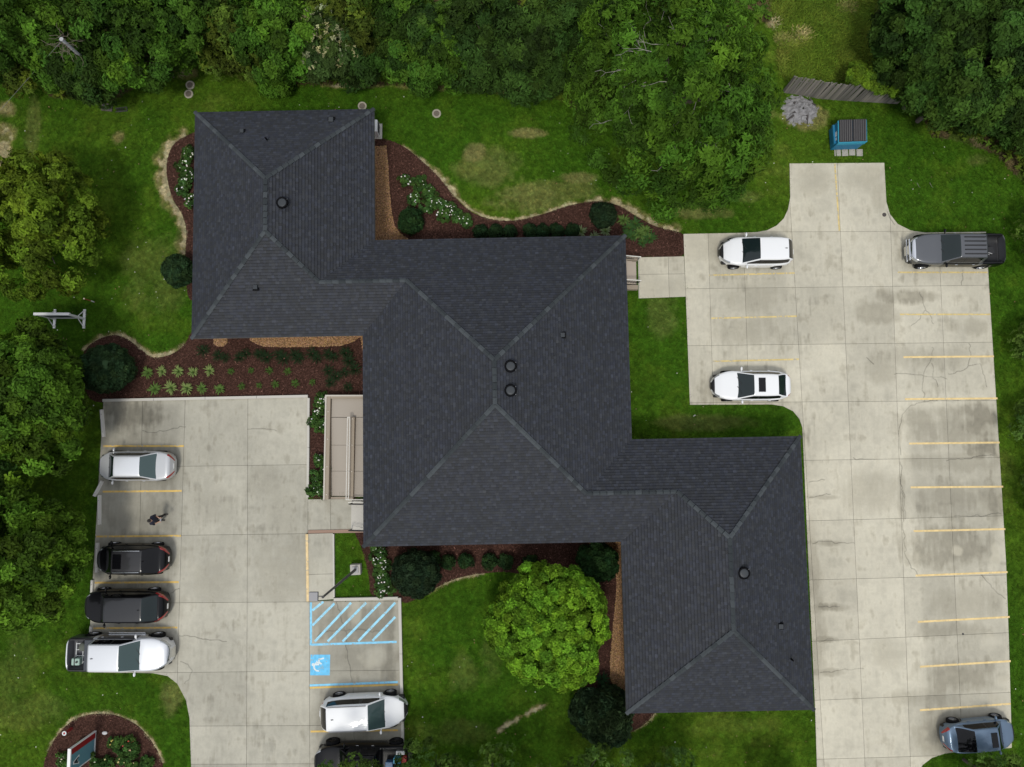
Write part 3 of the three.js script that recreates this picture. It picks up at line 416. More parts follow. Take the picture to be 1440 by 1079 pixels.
// ---------------------------------------------------------------- ramp and steps
{
  const tan = std(rgb(.31, .26, .2), .9), capm = std(rgb(.52, .48, .42), .85), rail = std(rgb(.72, .7, .64), .5), black = std(rgb(.015, .015, .016), .45), floorM = std(rgb(.36, .32, .27), .92);
  const [x0, zN] = W2(461, 557.5), [, zS] = W2(461, 702), [x1] = W2(468, 600), [xm] = W2(497, 620), xe = -7.98, [, zm] = W2(497, 588);
  const r = thing('entry_ramp', 'concrete switchback wheelchair ramp with tan walls and white handrails', 'ramp', x0, 0, zN);
  const lx = x => x - x0, lz = z => z - zN, D = zS - zN;
  const slope = (xa, xb, za, zb, ya, yb, name) => { const g = new THREE.BoxGeometry(xb - xa, .12, Math.hypot(zb - za, yb - ya)); g.rotateX(-Math.atan2(yb - ya, zb - za)); g.translate((xa + xb) / 2 - x0, (ya + yb) / 2 - .06, (za + zb) / 2 - zN); return mesh(name, g, floorM, r); };
  const zz = [zm, zm + (zS - zm) * .34, zm + (zS - zm) * .66, zS - .15];
  for (let k = 0; k < 3; k++) { slope(x1 + .01, xm - .02, zz[k] + .008, zz[k + 1] - .008, .42 - .12 * k, .42 - .12 * (k + 1), 'ramp_slab'); slope(xm + .2, xe, zz[k] + .008, zz[k + 1] - .008, .44 + .03 * k, .44 + .03 * (k + 1), 'ramp_slab'); }
  mesh('landing', box(xe - x1 - .02, .42, zm - zN - .2, lx((x1 + xe) / 2), .21, lz((zm + zN) / 2) + .08), floorM, r);
  const H = .62;
  mesh('outer_wall', box(.24, H, D, .2, H / 2, D / 2), tan, r); mesh('wall_cap', box(.09, .05, D, .05, H + .02, D / 2), capm, r);
  mesh('end_wall', box(xe - x0 - .34, H, .2, lx((xe + x0) / 2) + .16, H / 2, .1), tan, r); mesh('wall_cap', box(xe - x0, .05, .09, (xe - x0) / 2, H + .021, .02), capm, r);
  mesh('middle_wall', box(.22, H + .1, zS - zm, lx(xm + .09), (H + .1) / 2, lz((zS + zm) / 2)), tan, r);
  mesh('south_kerb', box(xm - x1, .14, .12, lx((x1 + xm) / 2), .1, D - .06), tan, r);
  const rl = (xa, za, xb, zb, y) => rod([lx(xa), y, lz(za)], [lx(xb), y, lz(zb)], .026);
  mesh('handrail', [rl(xm - .16, zm, xm - .16, zS, 1.0), rl(xm - .02, zm, xm - .02, zS, 1.0), rl(xm - .16, zm, xm - .02, zm, 1.0), rl(xm - .16, zS - .02, xe, zS - .02, 1.0), rl(xm - .05, zS + .14, xe, zS + .14, .95)], rail, r);
  for (let k = 0; k < 4; k++) { const z = lerp(zm + .1, zS - .1, k / 3); mesh('rail_post', rod([lx(xm) - .09, .2, lz(z)], [lx(xm) - .09, 1.0, lz(z)], .02), rail, r); mesh('wall_stud', cyl(.035, .03, .2, H, lz(lerp(zN + 1, zS - .3, k / 3)), 10), capm, r); mesh('wall_stud', cyl(.035, .03, lx(xm + .09), H + .1, lz(z), 10), capm, r); }
  const [sx, sz0] = W2(495, 705), [, sz1] = W2(495, 747);
  const s = thing('entry_steps', 'concrete steps with black handrails beside the wheelchair ramp', 'steps', sx, 0, (sz0 + sz1) / 2);
  for (let k = 0; k < 3; k++) mesh('step', box(xe - sx - k * .32, .15, sz1 - sz0, (xe - sx + k * .32) / 2, .075 + k * .15 + .02, 0), kerbMat, s);
  for (const q of [sz0 + .12, sz1 - .12]) { const z = q - (sz0 + sz1) / 2; const h = new THREE.Group(); h.name = 'handrail'; s.add(h); mesh('rail', [rod([.02, .95, z], [xe - sx, 1.35, z], .03), rod([.02, .6, z], [xe - sx, 1, z], .02)], black, h); mesh('post', [rod([.05, 0, z], [.05, .96, z], .03), rod([.9, .3, z], [.9, 1.2, z], .03)], black, h); }
  // the steps on the other side
  const [ex0] = W2(884, 385), [ex1, ez0] = W2(894, 366), [, ez1] = W2(894, 409), xw = 6.2;
  const e = thing('entry_steps', 'tan steps between white rails at the end of the entry walk', 'steps', ex1, 0, (ez0 + ez1) / 2);
  for (let k = 0; k < 3; k++) mesh('step', box(ex1 - xw - k * .3, .15, ez1 - ez0 - .5, -(ex1 - xw + k * .3) / 2, .08 + k * .15, -.1), std(rgb(.42, .36, .3), .9), e);
  mesh('side_wall', box(1.1, .4, .28, -.5, .2, (ez1 - ez0) / 2 - .12), tan, e); mesh('side_wall', box(1.1, .4, .2, -.5, .2, -(ez1 - ez0) / 2 + .02), tan, e);
  for (const z of [-(ez1 - ez0) / 2 + .05, (ez1 - ez0) / 2 - .42]) {
    const h = new THREE.Group(); h.name = 'railing'; e.add(h);
    mesh('top_rail', rod([.15, .92, z], [-1.2, 1.35, z], .035), rail, h); for (let k = 0; k < 8; k++) mesh('baluster', rod([.1 - k * .16, .1 + k * .05, z], [.1 - k * .16, .92 + k * .05, z], .012), black, h);
    mesh('bottom_rail', rod([.1, .3, z], [-1.2, .72, z], .02), black, h); mesh('post', rod([.14, 0, z], [.14, .95, z], .035), rail, h);
  }
}

// ---------------------------------------------------------------- vehicles
const rubber = phys(rgb(.01, .01, .011), .85, { specularIntensity: .3 }), alloy = phys(rgb(.55, .56, .58), .3, { metalness: .9 }), darkTrim = std(rgb(.012, .012, .013), .5), chrome = phys(rgb(.7, .71, .73), .18, { metalness: 1 });
const glassM = phys(rgb(.010, .018, .019), .05, { specularIntensity: 1 }), tintM = phys(rgb(.004, .004, .005), .06, { specularIntensity: .6 }), redM = phys(rgb(.3, .008, .01), .15, { clearcoat: 1 }), lampM = phys(rgb(.5, .52, .54), .12, { metalness: .6 }), plateM = std(rgb(.75, .75, .74), .5), glassPale = phys(rgb(.045, .075, .075), .08);
const paint = (r, g, b, metal = 0) => phys(rgb(r, g, b), .34, { metalness: metal, specularIntensity: .5, clearcoat: .5, clearcoatRoughness: .05 });
const tyreGeo = (R, w) => { const g = new THREE.LatheGeometry([[R * .62, -w / 2], [R * .9, -w / 2], [R * .98, -w * .4], [R, -w * .2], [R, w * .2], [R * .98, w * .4], [R * .9, w / 2], [R * .62, w / 2]].map(p => new THREE.Vector2(...p)), 26); g.rotateX(Math.PI / 2); return g; };
const rimGeo = (R, w) => { const l = [], ring = new THREE.LatheGeometry([[R * .63, -w / 2], [R * .66, w / 2 - .01], [R * .58, w / 2 - .02], [R * .56, -w / 2]].map(p => new THREE.Vector2(...p)), 24); ring.rotateX(Math.PI / 2); l.push(ring); for (let k = 0; k < 5; k++) { const b = box(R * .56, R * .17, .03, R * .3, 0, w / 2 - .05); b.rotateZ(k * Math.PI * .4); l.push(b); } const hub = cyl(R * .16, .06, 0, 0, 0, 12); hub.rotateX(Math.PI / 2); hub.translate(0, 0, w / 2 - .08); l.push(hub); return merge(l); };
function profile(list) { return s => { if (s <= list[0][0]) return list[0][1]; for (let i = 0; i < list.length - 1; i++) { const [a, ya] = list[i], [b, yb] = list[i + 1]; if (s <= b) { const t = (s - a) / (b - a || 1e-6); return lerp(ya, yb, t); } } return list[list.length - 1][1]; }; }
// takes quads of a grid (stations x section points) into meshes by name
function gridParts(grid, pick, mats, parent) {
  const ns = grid.length, nk = grid[0].length, pos = []; grid.forEach(r => r.forEach(p => pos.push(...p)));
  const idx = []; for (let i = 0; i < ns - 1; i++) for (let k = 0; k < nk - 1; k++) { const a = i * nk + k, b = a + 1, c = a + nk, d = c + 1; idx.push(a, c, b, b, c, d); }
  const full = new THREE.BufferGeometry(); full.setAttribute('position', new THREE.Float32BufferAttribute(pos, 3)); full.setIndex(idx); full.computeVertexNormals(); const nor = full.attributes.normal;
  const sets = new Map();
  for (let i = 0; i < ns - 1; i++) for (let k = 0; k < nk - 1; k++) { const key = pick(i, k); if (!key) continue; if (!sets.has(key)) sets.set(key, []); const a = i * nk + k, b = a + 1, c = a + nk, d = c + 1; sets.get(key).push(a, c, b, b, c, d); }
  for (const [key, list] of sets) {
    const map = new Map(), p = [], n = [], ix = []; for (const v of list) { if (!map.has(v)) { map.set(v, p.length / 3); p.push(pos[v * 3], pos[v * 3 + 1], pos[v * 3 + 2]); n.push(nor.getX(v), nor.getY(v), nor.getZ(v)); } ix.push(map.get(v)); }
    const g = new THREE.BufferGeometry(); g.setAttribute('position', new THREE.Float32BufferAttribute(p, 3)); g.setAttribute('normal', new THREE.Float32BufferAttribute(n, 3)); g.setIndex(ix);
    const nm = key.split('#')[0]; mesh(nm, g, mats[nm] || mats.body, parent);
  }
}
function spread(breaks, step) { const out = []; for (let i = 0; i < breaks.length - 1; i++) { const n = Math.max(1, Math.round((breaks[i + 1] - breaks[i]) / step)); for (let k = 0; k < n; k++) out.push(lerp(breaks[i], breaks[i + 1], k / n)); } out.push(breaks[breaks.length - 1]); return out; }
/* spec: L, W, top (belt line profile), roofH, cab [rear base, rear roof, front roof, front base], wheels [rear, front], R, bed [rear, front] for pickups */
function vehicle(name, label, cat, px, py, turn, S, M) {
  const [x, z] = G(px, py, S.mid || .8), v = thing(name, label, cat, x, S.y || .06, z, turn, S.group), L = S.L, W = S.W, h2 = L / 2, top = profile(S.top), R = S.R || .34;
  const nf = S.nf || 4.5, nr = S.nr || 7, half = s => { const t = Math.min(.992, Math.abs(s) / h2), n = s > 0 ? nf : nr; return W / 2 * (1 - t ** n) ** (1 / (s > 0 ? 2.6 : 3.2)); };
  const arch = s => { let y = .24; for (const c of S.wheels) { const d = Math.abs(s - c), r = R + .07; if (d < r) y = Math.max(y, R + Math.sqrt(r * r - d * d)); } return y; };
  const hood = S.cab[3], trunk = S.cab[0];
  let st = spread([-h2, -h2 + .1, -h2 + .3, ...(S.bed ? [S.bed[0], S.bed[1]] : [trunk]), S.cab[1] + .25, (S.cab[1] + S.cab[3]) / 2 - .15, hood - .3, hood, h2 - .45, h2 - .18, h2 - .06, h2].filter((a, i, l) => !i || a > l[i - 1] + .01), .11);
  const grid = [], stS = [], bedF = S.bed ? (S.bedFloor || .72) : 0;
  const section = (s, bed) => {
    const w = half(s), yt = Math.max(top(s), .45), end = Math.max(0, Math.abs(s) / h2 - .93) / .07, yb = arch(s) + end * .12, d = yt - yb, cr = S.crown ?? .05;
    const pts = [[w * .94, yb], [w * .995, yb + d * .22], [w, yb + d * .5], [w * .985, yb + d * .78], [w * .955, yt - .035], [w * .9, yt]];
    if (bed) pts.push([w * .84, yt + .004], [w * .83, yt - .06], [w * .82, bedF + .02], [w * .4, bedF], [0, bedF]); else pts.push([w * .84, yt + cr * .3], [w * .72, yt + cr * .6], [w * .5, yt + cr * .85], [w * .25, yt + cr], [0, yt + cr]);
    return [...pts.map(([z, y]) => [s, y, z]), ...pts.slice(0, -1).reverse().map(([z, y]) => [s, y, -z])];
  };
  for (const s of st) {
    if (S.bed && Math.abs(s - S.bed[0]) < 1e-6) { grid.push(section(s, false), section(s + .002, true)); stS.push(s, s + .002); }
    else if (S.bed && Math.abs(s - S.bed[1]) < 1e-6) { grid.push(section(s - .002, true), section(s, false)); stS.push(s - .002, s); }
    else { grid.push(section(s, S.bed && s > S.bed[0] && s < S.bed[1])); stS.push(s); }
  }
  const K = 20, dF = S.doors[1], dR = S.doors[0], dM = (dF + dR) / 2;
  gridParts(grid, (i, k) => {
    const s = (stS[i] + stS[i + 1]) / 2, side = k < 10 ? k : K - 1 - k, lr = k < 10 ? 'a' : 'b';
    if (S.bed && s > S.bed[0] - .003 && s < S.bed[1] + .003) return side >= 7 ? 'bed' : side >= 4 ? 'bed_rail' : 'bed_side#' + lr;
    if (S.bed && s <= S.bed[0]) return 'tailgate';
    if (s > h2 - (S.lampLen || .42) && side >= 3 && side <= 5 && s < h2 - .05) return 'headlight#' + lr;
    if (s > h2 - (S.grilleLen || .13) && side >= 6 && s < h2 - .03) return 'grille';
    if (s < -h2 + (S.tailLen || .28) && side >= 3 && side <= 5 && s > -h2 + .02) return 'taillight#' + lr;
    if (s > hood + .04 && s < h2 - (S.grilleLen || .13) && side >= 6) return 'hood';
    if (!S.bed && S.deck && s < trunk - .05 && side >= 6) return 'trunk_lid';
    if (s > dR && s < dF && side < 5) return 'door#' + lr + (s > dM ? 1 : 2);
    return s < -h2 + .3 && side < 3 ? 'rear_bumper' : s > h2 - .35 && side < 3 ? 'front_bumper' : side < 1 ? 'sill#' + lr : 'body';
  }, { body: M.body, headlight: lampM, grille: M.grille || darkTrim, taillight: redM, bed: M.bed || darkTrim, bed_rail: M.rail || M.body, bed_side: M.lower || M.body, door: M.lower || M.body, sill: darkTrim, rear_bumper: M.bumper || M.body, front_bumper: M.bumper || M.body }, v);
  // ends closed, and a dark underbody inside
  for (const [i, nm] of [[0, 'rear_panel'], [grid.length - 1, 'front_panel']]) { const r = grid[i], p = []; for (let k = 1; k < r.length - 1; k++) p.push(...r[0], ...r[k], ...r[k + 1]); const g = new THREE.BufferGeometry(); g.setAttribute('position', new THREE.Float32BufferAttribute(p, 3)); g.computeVertexNormals(); mesh(nm, g, nm === 'front_panel' ? (M.grille || darkTrim) : (M.bumper || M.body), v); }
  mesh('underbody', rbox(L * .93, .34, W * .76, .08, 0, .4, 0), darkTrim, v);
  // cabin
  const [c0, c1, c2, c3] = S.cab, belt = s => top(s) - .03, rise = s => s < c1 ? smooth(0, 1, (s - c0) / (c1 - c0)) * .12 + .88 * clamp((s - c0) / (c1 - c0)) : s > c2 ? .9 * clamp((c3 - s) / (c3 - c2)) + .1 * smooth(0, 1, (c3 - s) / (c3 - c2)) : 1;
  const cs = spread([c0, c0 + .06, c1 - .04, c1, (c1 + c2) / 2, c2, c2 + .05, c3 - .06, c3], .09), cg = [], RH = S.roofH, tumble = S.tumble || .17;
  for (const s of cs) {
    const e = rise(s), b = belt(s), dome = .05 * Math.sin(Math.PI * clamp((s - c0) / (c3 - c0))), y = b + .03 + (RH - b - .03) * e + dome * e * .6, wb = Math.min(half(s) * .93, W / 2 * .93) * (s > c2 ? lerp(1, .97, (s - c2) / (c3 - c2)) : 1), wt = wb - tumble * e;
    const pts = [[wb, b - .06], [lerp(wb, wt, .16), lerp(b, y, .16)], [lerp(wb, wt, .5), lerp(b, y, .5)], [lerp(wb, wt, .84), lerp(b, y, .84)], [wt, y - .035 * e], [wt - .05, y], [wt * .7, y + .02 * e], [wt * .35, y + .032 * e], [0, y + .035 * e]];
    cg.push([...pts.map(([zz, yy]) => [s, yy, zz]), ...pts.slice(0, -1).reverse().map(([zz, yy]) => [s, yy, -zz])]);
  }
  const w0 = S.win || [c0 + .25 * (c1 - c0) + .1, c2 + .55 * (c3 - c2)];
  gridParts(cg, (i, k) => {
    const s = (cs[i] + cs[i + 1]) / 2, side = k < 8 ? k : 15 - k, lr = k < 8 ? 'a' : 'b';
    if (side >= 5) return s > c3 - .05 ? 'cowl' : s > c2 + .02 ? 'windshield' : s < c1 - .01 ? (s > c0 + .05 && S.rearGlass !== false ? 'rear_window' : 'rear_trim') : 'roof';
    if (side >= 1 && side <= 2 && s > w0[0] && s < w0[1]) return Math.abs(s - dM) < .05 ? 'pillar#' + lr : 'side_window#' + lr + (s > dM ? 1 : 2);
    return 'cabin_frame';
  }, { body: M.body, roof: M.roof || M.body, windshield: M.glass || glassM, rear_window: M.rearGlass || M.glass || glassM, side_window: tintM, pillar: darkTrim, cabin_frame: M.body }, v);
  for (const s of [-1, 1]) {
    const m = new THREE.SphereGeometry(.11, 12, 8); m.scale(.62, .75, 1.15); m.translate(c3 - .32, top(c3) + .07, s * (W / 2 + .09)); mesh('mirror', [m, rod([c3 - .3, top(c3) + .02, s * (W / 2 - .12)], [c3 - .32, top(c3) + .05, s * (W / 2 + .05)], .03)], M.mirror || M.body, v);
    for (const c of S.wheels) { const w = new THREE.Group(); w.name = 'wheel'; w.position.set(c, R, s * (W / 2 - .11 + (S.flare || 0))); w.rotation.y = s > 0 ? 0 : Math.PI; v.add(w); mesh('tyre', tyreGeo(R, .235), rubber, w); mesh('rim', rimGeo(R, .235), M.rim || alloy, w); }
    for (const q of [.62, .12]) mesh('door_handle', rbox(.16, .03, .03, .01, lerp(dR, dF, q), top(0) - .13, s * (half(0) + .004)), M.handle || M.body, v);
    if (S.rails) mesh('roof_rail', rod([c1 + .1, RH + .07, s * (W * .5 * .93 - tumble - .06)], [c2 - .1, RH + .08, s * (W * .5 * .93 - tumble - .06)], .025), S.rails, v);
  }
  if (S.sunroof) mesh('sunroof', rbox(S.sunroof[1], .02, W * .46, .009, S.sunroof[0], RH + .075, 0), tintM, v);
  if (S.fin) mesh('antenna_fin', (() => { const g = new THREE.ConeGeometry(.05, .1, 8); g.scale(2, 1, .5); g.translate(S.fin, RH + .1, 0); return g; })(), darkTrim, v);
  if (S.plate !== false) mesh('license_plate', rbox(.02, .15, .31, .008, -h2 - .006, .72, 0), plateM, v);
  mesh('wiper', [rod([c3 - .05, top(c3) + .06, .5], [c3 - .28, top(c3) + .18, .05], .012), rod([c3 - .05, top(c3) + .06, -.05], [c3 - .28, top(c3) + .18, -.5], .012)], darkTrim, v);
  return v;
}
const sedanTop = (L, a = .98) => [[-L / 2, .62], [-L / 2 + .08, .86], [-L / 2 + .25, a + .02], [-L / 2 + .95, a], [0, a - .03], [L / 2 - 1.5, a - .02], [L / 2 - .6, .82], [L / 2 - .2, .7], [L / 2 - .05, .6], [L / 2, .5]];
const suvTop = (L, a = 1.08) => [[-L / 2, .7], [-L / 2 + .08, .92], [-L / 2 + .3, a], [0, a - .03], [L / 2 - 1.4, a - .02], [L / 2 - .65, .96], [L / 2 - .25, .86], [L / 2 - .08, .74], [L / 2, .58]];
const truckTop = (L, a = 1.24) => [[-L / 2, a - .02], [-L / 2 + .2, a], [0, a], [L / 2 - 1.5, a], [L / 2 - .6, a - .08], [L / 2 - .2, a - .16], [L / 2 - .05, a - .35], [L / 2, a - .5]];
const F = Math.PI; // nose towards -x
const whiteP = paint(.78, .79, .8), silverP = paint(.52, .53, .54, .35), blackP = phys(rgb(.004, .004, .005), .3, { specularIntensity: .3, clearcoat: .3, clearcoatRoughness: .05 }), greyP = paint(.11, .115, .125, .5), blueP = paint(.13, .19, .27, .4), pearlP = paint(.66, .68, .71, .25);
vehicle('parked_car', 'white crossover with black rear window beside the lawn corner', 'car', 1064, 355, F, { L: 4.52, W: 1.84, R: .35, top: suvTop(4.52), roofH: 1.62, cab: [-2.22, -1.66, .07, 1.05], wheels: [-1.33, 1.33], doors: [-1.15, .95], win: [-1.75, .75], nf: 3.4, nr: 5, fin: -1.5, lampLen: .55, grilleLen: .2 }, { body: whiteP, rearGlass: tintM, mirror: whiteP });
vehicle('parked_car', 'white sedan with dark sunroof parked along the grass strip', 'car', 1057, 543, F, { L: 4.84, W: 1.85, top: sedanTop(4.84), roofH: 1.4, cab: [-2.05, -1.4, .06, 1.0], wheels: [-1.42, 1.42], doors: [-1.3, .85], win: [-1.6, .72], nf: 3.6, nr: 4, deck: 1, sunroof: [-.4, .42], plate: false, tumble: .22, grilleLen: .16 }, { body: whiteP, glass: glassM });
const graytruck = vehicle('pickup_truck', 'dark grey pickup with black bed and roof ribs at the lot corner', 'truck', 1343, 352, F, { L: 5.75, W: 1.98, R: .4, mid: .9, top: truckTop(5.75, 1.2), roofH: 1.84, cab: [-1.42, -1.36, .27, 1.14], wheels: [-1.85, 1.85], doors: [-1.2, .9], win: [-1.2, .7], bed: [-2.78, -1.46], nf: 5, nr: 12, flare: .02, lampLen: .5, grilleLen: .3, plate: false, tumble: .2, nr: 60 }, { body: greyP, lower: blackP, bed: darkTrim, rail: blackP, grille: chrome, mirror: blackP, handle: chrome, rim: chrome });
for (let k = 0; k < 5; k++) mesh('roof_rib', rbox(1.3, .03, .07, .012, -.6, 1.93 - Math.abs(k - 2) * .008, (k - 2) * .26), darkTrim, graytruck);
mesh('bumper_guard', [rod([2.86, .62, -.7], [2.86, .62, .7], .045), rod([2.84, .9, -.66], [2.84, .9, .66], .045)], chrome, graytruck);
vehicle('parked_car', 'blue grey sedan with sunroof under the leafy twigs', 'car', 1378, 1035, .09, { L: 4.3, W: 1.8, top: sedanTop(4.3), roofH: 1.45, cab: [-1.6, -.7, .66, 1.28], wheels: [-1.25, 1.3], doors: [-.85, 1.1], win: [-1.1, 1.0], nf: 3.4, nr: 4, deck: 1, sunroof: [.38, .36], tumble: .2 }, { body: blueP, glass: tintM, rearGlass: tintM });
vehicle('parked_car', 'silver sedan with pale rear window next to the person', 'car', 190, 656, F, { L: 4.66, W: 1.8, top: sedanTop(4.66), roofH: 1.42, cab: [-1.48, -.62, .93, 1.56], wheels: [-1.35, 1.4], doors: [-.85, 1.2], win: [-1.05, 1.2], nf: 4, nr: 6, deck: 1, tumble: .22 }, { body: silverP, roof: pearlP, rearGlass: glassPale });
vehicle('parked_car', 'black crossover with silver roof rails and red tail lamps', 'car', 186, 787, F, { L: 4.36, W: 1.83, R: .36, top: suvTop(4.36), roofH: 1.62, cab: [-1.8, -1.0, .75, 1.45], wheels: [-1.3, 1.3], doors: [-.95, 1.05], win: [-1.5, 1.0], nf: 3.2, nr: 4.5, fin: -1.1, rails: chrome, sunroof: [.42, .5], tailLen: .5 }, { body: blackP, roof: paint(.02, .02, .022), glass: tintM, rearGlass: tintM });
vehicle('parked_car', 'large black sport utility vehicle beside the silver pickup', 'car', 176.5, 853, F, { L: 5.0, W: 1.93, R: .38, top: suvTop(5.0, 1.14), roofH: 1.74, cab: [-2.15, -1.45, .75, 1.32], wheels: [-1.5, 1.52], doors: [-1.1, 1.05], win: [-1.75, .95], nf: 4.6, nr: 5, fin: -1.3, tailLen: .6 }, { body: blackP, roof: paint(.018, .019, .022), glass: tintM, rearGlass: glassM });
const silverTruck = vehicle('pickup_truck', 'silver white pickup with loaded bed backed onto the grass', 'truck', 168.5, 920, 0, { L: 6.0, W: 2.0, R: .41, mid: 1.0, y: .03, top: truckTop(6.0, 1.26), roofH: 1.92, cab: [-1.42, -1.36, .45, 1.4], wheels: [-1.9, 1.95], doors: [-1.25, 1.05], win: [-1.25, .95], bed: [-2.9, -1.46], nf: 5, nr: 12, flare: .03, grilleLen: .2, lampLen: .55, rearGlass: false, fin: -1.1, tumble: .17, nr: 60 }, { body: pearlP, lower: paint(.1, .1, .11, .3), bed: std(rgb(.09, .09, .1), .7), rail: darkTrim, grille: chrome, mirror: whiteP, handle: chrome, rim: alloy, glass: glassPale });
mesh('running_board', [box(2.2, .06, .2, .1, .42, 1.0), box(2.2, .06, .2, .1, .42, -1.0)], chrome, silverTruck);
mesh('bed_lid', rbox(.46, .05, 1.74, .02, -1.7, 1.28, 0), std(rgb(.035, .042, .055), .6), silverTruck);
vehicle('parked_car', 'long white sport utility vehicle below the blue parking lines', 'car', 511, 1002, .045, { L: 5.15, W: 1.98, R: .38, mid: .85, top: suvTop(5.15, 1.12), roofH: 1.74, cab: [-2.52, -1.95, .46, 1.38], wheels: [-1.5, 1.55], doors: [-1.1, 1.1], win: [-2.0, 1.05], nf: 3, nr: 4.5, fin: -1.6, rails: std(rgb(.2, .2, .2), .5) }, { body: whiteP, glass: glassPale, rearGlass: tintM });
vehicle('pickup_truck', 'black pickup with coolers in the bed under overhanging twigs', 'truck', 510.5, 1073, F, { L: 5.8, W: 2.02, R: .42, mid: 1.0, top: truckTop(5.8, 1.24), roofH: 1.9, cab: [-1.0, -.86, .6, 1.35], wheels: [-1.85, 1.9], doors: [-.8, 1.0], win: [-.8, .95], bed: [-2.8, -1.04], nf: 5, nr: 12, flare: .05, plate: false, tumble: .18, nr: 60 }, { body: blackP, bed: darkTrim, glass: tintM, grille: darkTrim, rim: darkTrim, handle: chrome });
{ // loads in the truck beds, each its own thing
  const [sx, sz] = [silverTruck.position.x - .2, silverTruck.position.z], y0 = .77;
  const pack = tag(mesh('canvas_bag', (() => { const g = new THREE.SphereGeometry(.26, 14, 10); g.scale(1.05, .7, .95); const p = g.attributes.position; for (let i = 0; i < p.count; i++) { const k = 1 + .25 * (noise(p.getX(i) * 9 + 4, p.getZ(i) * 9) - .5); p.setXYZ(i, p.getX(i) * k, p.getY(i) * k, p.getZ(i) * k); } g.computeVertexNormals(); g.translate(sx - 2.0, y0 + .2, sz - .38); return g; })(), std(rgb(.11, .12, .1), .95)), 'grey green canvas bag in the bed of the silver pickup', 'bag');
  const jug = thing('plastic_jug', 'pale green plastic tank in the bed of the silver pickup', 'tank', sx - 2.3, y0 + .02, sz + .42); mesh('tank_body', rbox(.5, .42, .42, .07, 0, .21, 0), std(rgb(.3, .42, .36), .5), jug); mesh('cap', cyl(.06, .06, .1, .42, 0, 12), darkTrim, jug); mesh('strap', box(.06, .43, .44, -.05, .215, 0), darkTrim, jug);
  const cr = thing('metal_rack', 'white metal rack lying in the bed of the silver pickup', 'rack', sx - 2.05, y0 + .02, sz); for (const q of [-.55, -.2, .15, .5]) mesh('cross_bar', rod([-.4, .1, q], [.4, .1, q], .022), white, cr); for (const q of [-.4, 0, .4]) mesh('long_bar', rod([q, .1, -.6], [q, .1, .6], .022), white, cr);
  const bx = 510.5, [kx, kz] = G(bx, 1073, 1), cool = (dx, dz, w, d, c, lab, cat = 'cooler') => { const t = thing('cooler_box', lab, cat, kx + dx, .81, kz + dz); mesh('box_body', rbox(w, .36, d, .04, 0, .18, 0), std(c, .5), t); mesh('lid', rbox(w * 1.04, .07, d * 1.04, .03, 0, .4, 0), std(c.clone().multiplyScalar(1.25), .45), t); };
  cool(1.55, .35, .42, .9, rgb(.06, .13, .25), 'long dark blue cooler in the bed of the black pickup'); cool(2.0, -.18, .4, .3, rgb(.1, .4, .6), 'bright blue cooler in the bed of the black pickup'); cool(2.42, -.25, .28, .36, rgb(.4, .03, .03), 'upper red cooler in the bed of the black pickup'); cool(2.44, .2, .26, .36, rgb(.45, .05, .03), 'lower red cooler in the bed of the black pickup'); cool(2.1, .35, .3, .4, rgb(.1, .3, .2), 'small green crate in the bed of the black pickup', 'crate'); cool(2.2, -.62, .5, .2, rgb(.6, .6, .6), 'white box against the bed side of the black pickup', 'box');
  const [gx, gz] = G(1389, 352, .9); const eng = thing('bed_cargo', 'jumbled black gear in the bed of the dark grey pickup', 'gear', gx, .8, gz + .1); mesh('gear_box', rbox(.6, .3, .5, .05, 0, .15, 0, .3), darkTrim, eng); mesh('pale_strap', [rod([-.12, .31, .12], [.12, .31, .2], .03), rod([-.2, .31, .22], [-.05, .31, .26], .025)], std(rgb(.3, .3, .3), .6), eng);
}
// ---------------------------------------------------------------- trees and shrubs
function sprig(n, len, wid, spreadY, curl = .25) { // a twig end: n pointed leaves fanned round the growing direction (+y)
  const p = []; const V3 = THREE.Vector3;
  for (let k = 0; k < n; k++) {
    const a = k * 2.4 + rr(-.4, .4), tilt = rr(.75, 1.5), d = new V3(Math.sin(tilt) * Math.cos(a), Math.cos(tilt) * spreadY, Math.sin(tilt) * Math.sin(a)).normalize(), s = new V3(rr(-.45, .45), 1, rr(-.45, .45)).cross(d).normalize();
    const o = new V3(rr(-.3, .3) * len, rr(-.35, .2) * len, rr(-.3, .3) * len), L = len * rr(.7, 1.15), w = wid * rr(.8, 1.2), b = o.clone(), t = o.clone().addScaledVector(d, L).add(new V3(0, -L * curl, 0)), m = o.clone().addScaledVector(d, L * .5), l = m.clone().addScaledVector(s, w), r = m.clone().addScaledVector(s, -w);
    p.push(b.x, b.y, b.z, r.x, r.y, r.z, t.x, t.y, t.z, b.x, b.y, b.z, t.x, t.y, t.z, l.x, l.y, l.z);
  }
  const g = new THREE.BufferGeometry(); g.setAttribute('position', new THREE.Float32BufferAttribute(p, 3)); g.computeVertexNormals(); return g;
}
const sprigs = { broad: [sprig(9, .26, .07, .8), sprig(8, .3, .08, .7)], fine: [sprig(11, .17, .045, .8), sprig(10, .2, .05, .7)], tuft: [sprig(10, .36, .065, .6, .12), sprig(9, .42, .07, .55, .16)], tiny: [sprig(9, .085, .024, .8), sprig(8, .1, .026, .7)], blade: [sprig(10, .32, .018, .9, .5)] };
const leafW = leafMat(0xffffff);
const barkM = std(rgb(.13, .11, .09), .95), deadM = std(rgb(.3, .28, .25), .95);
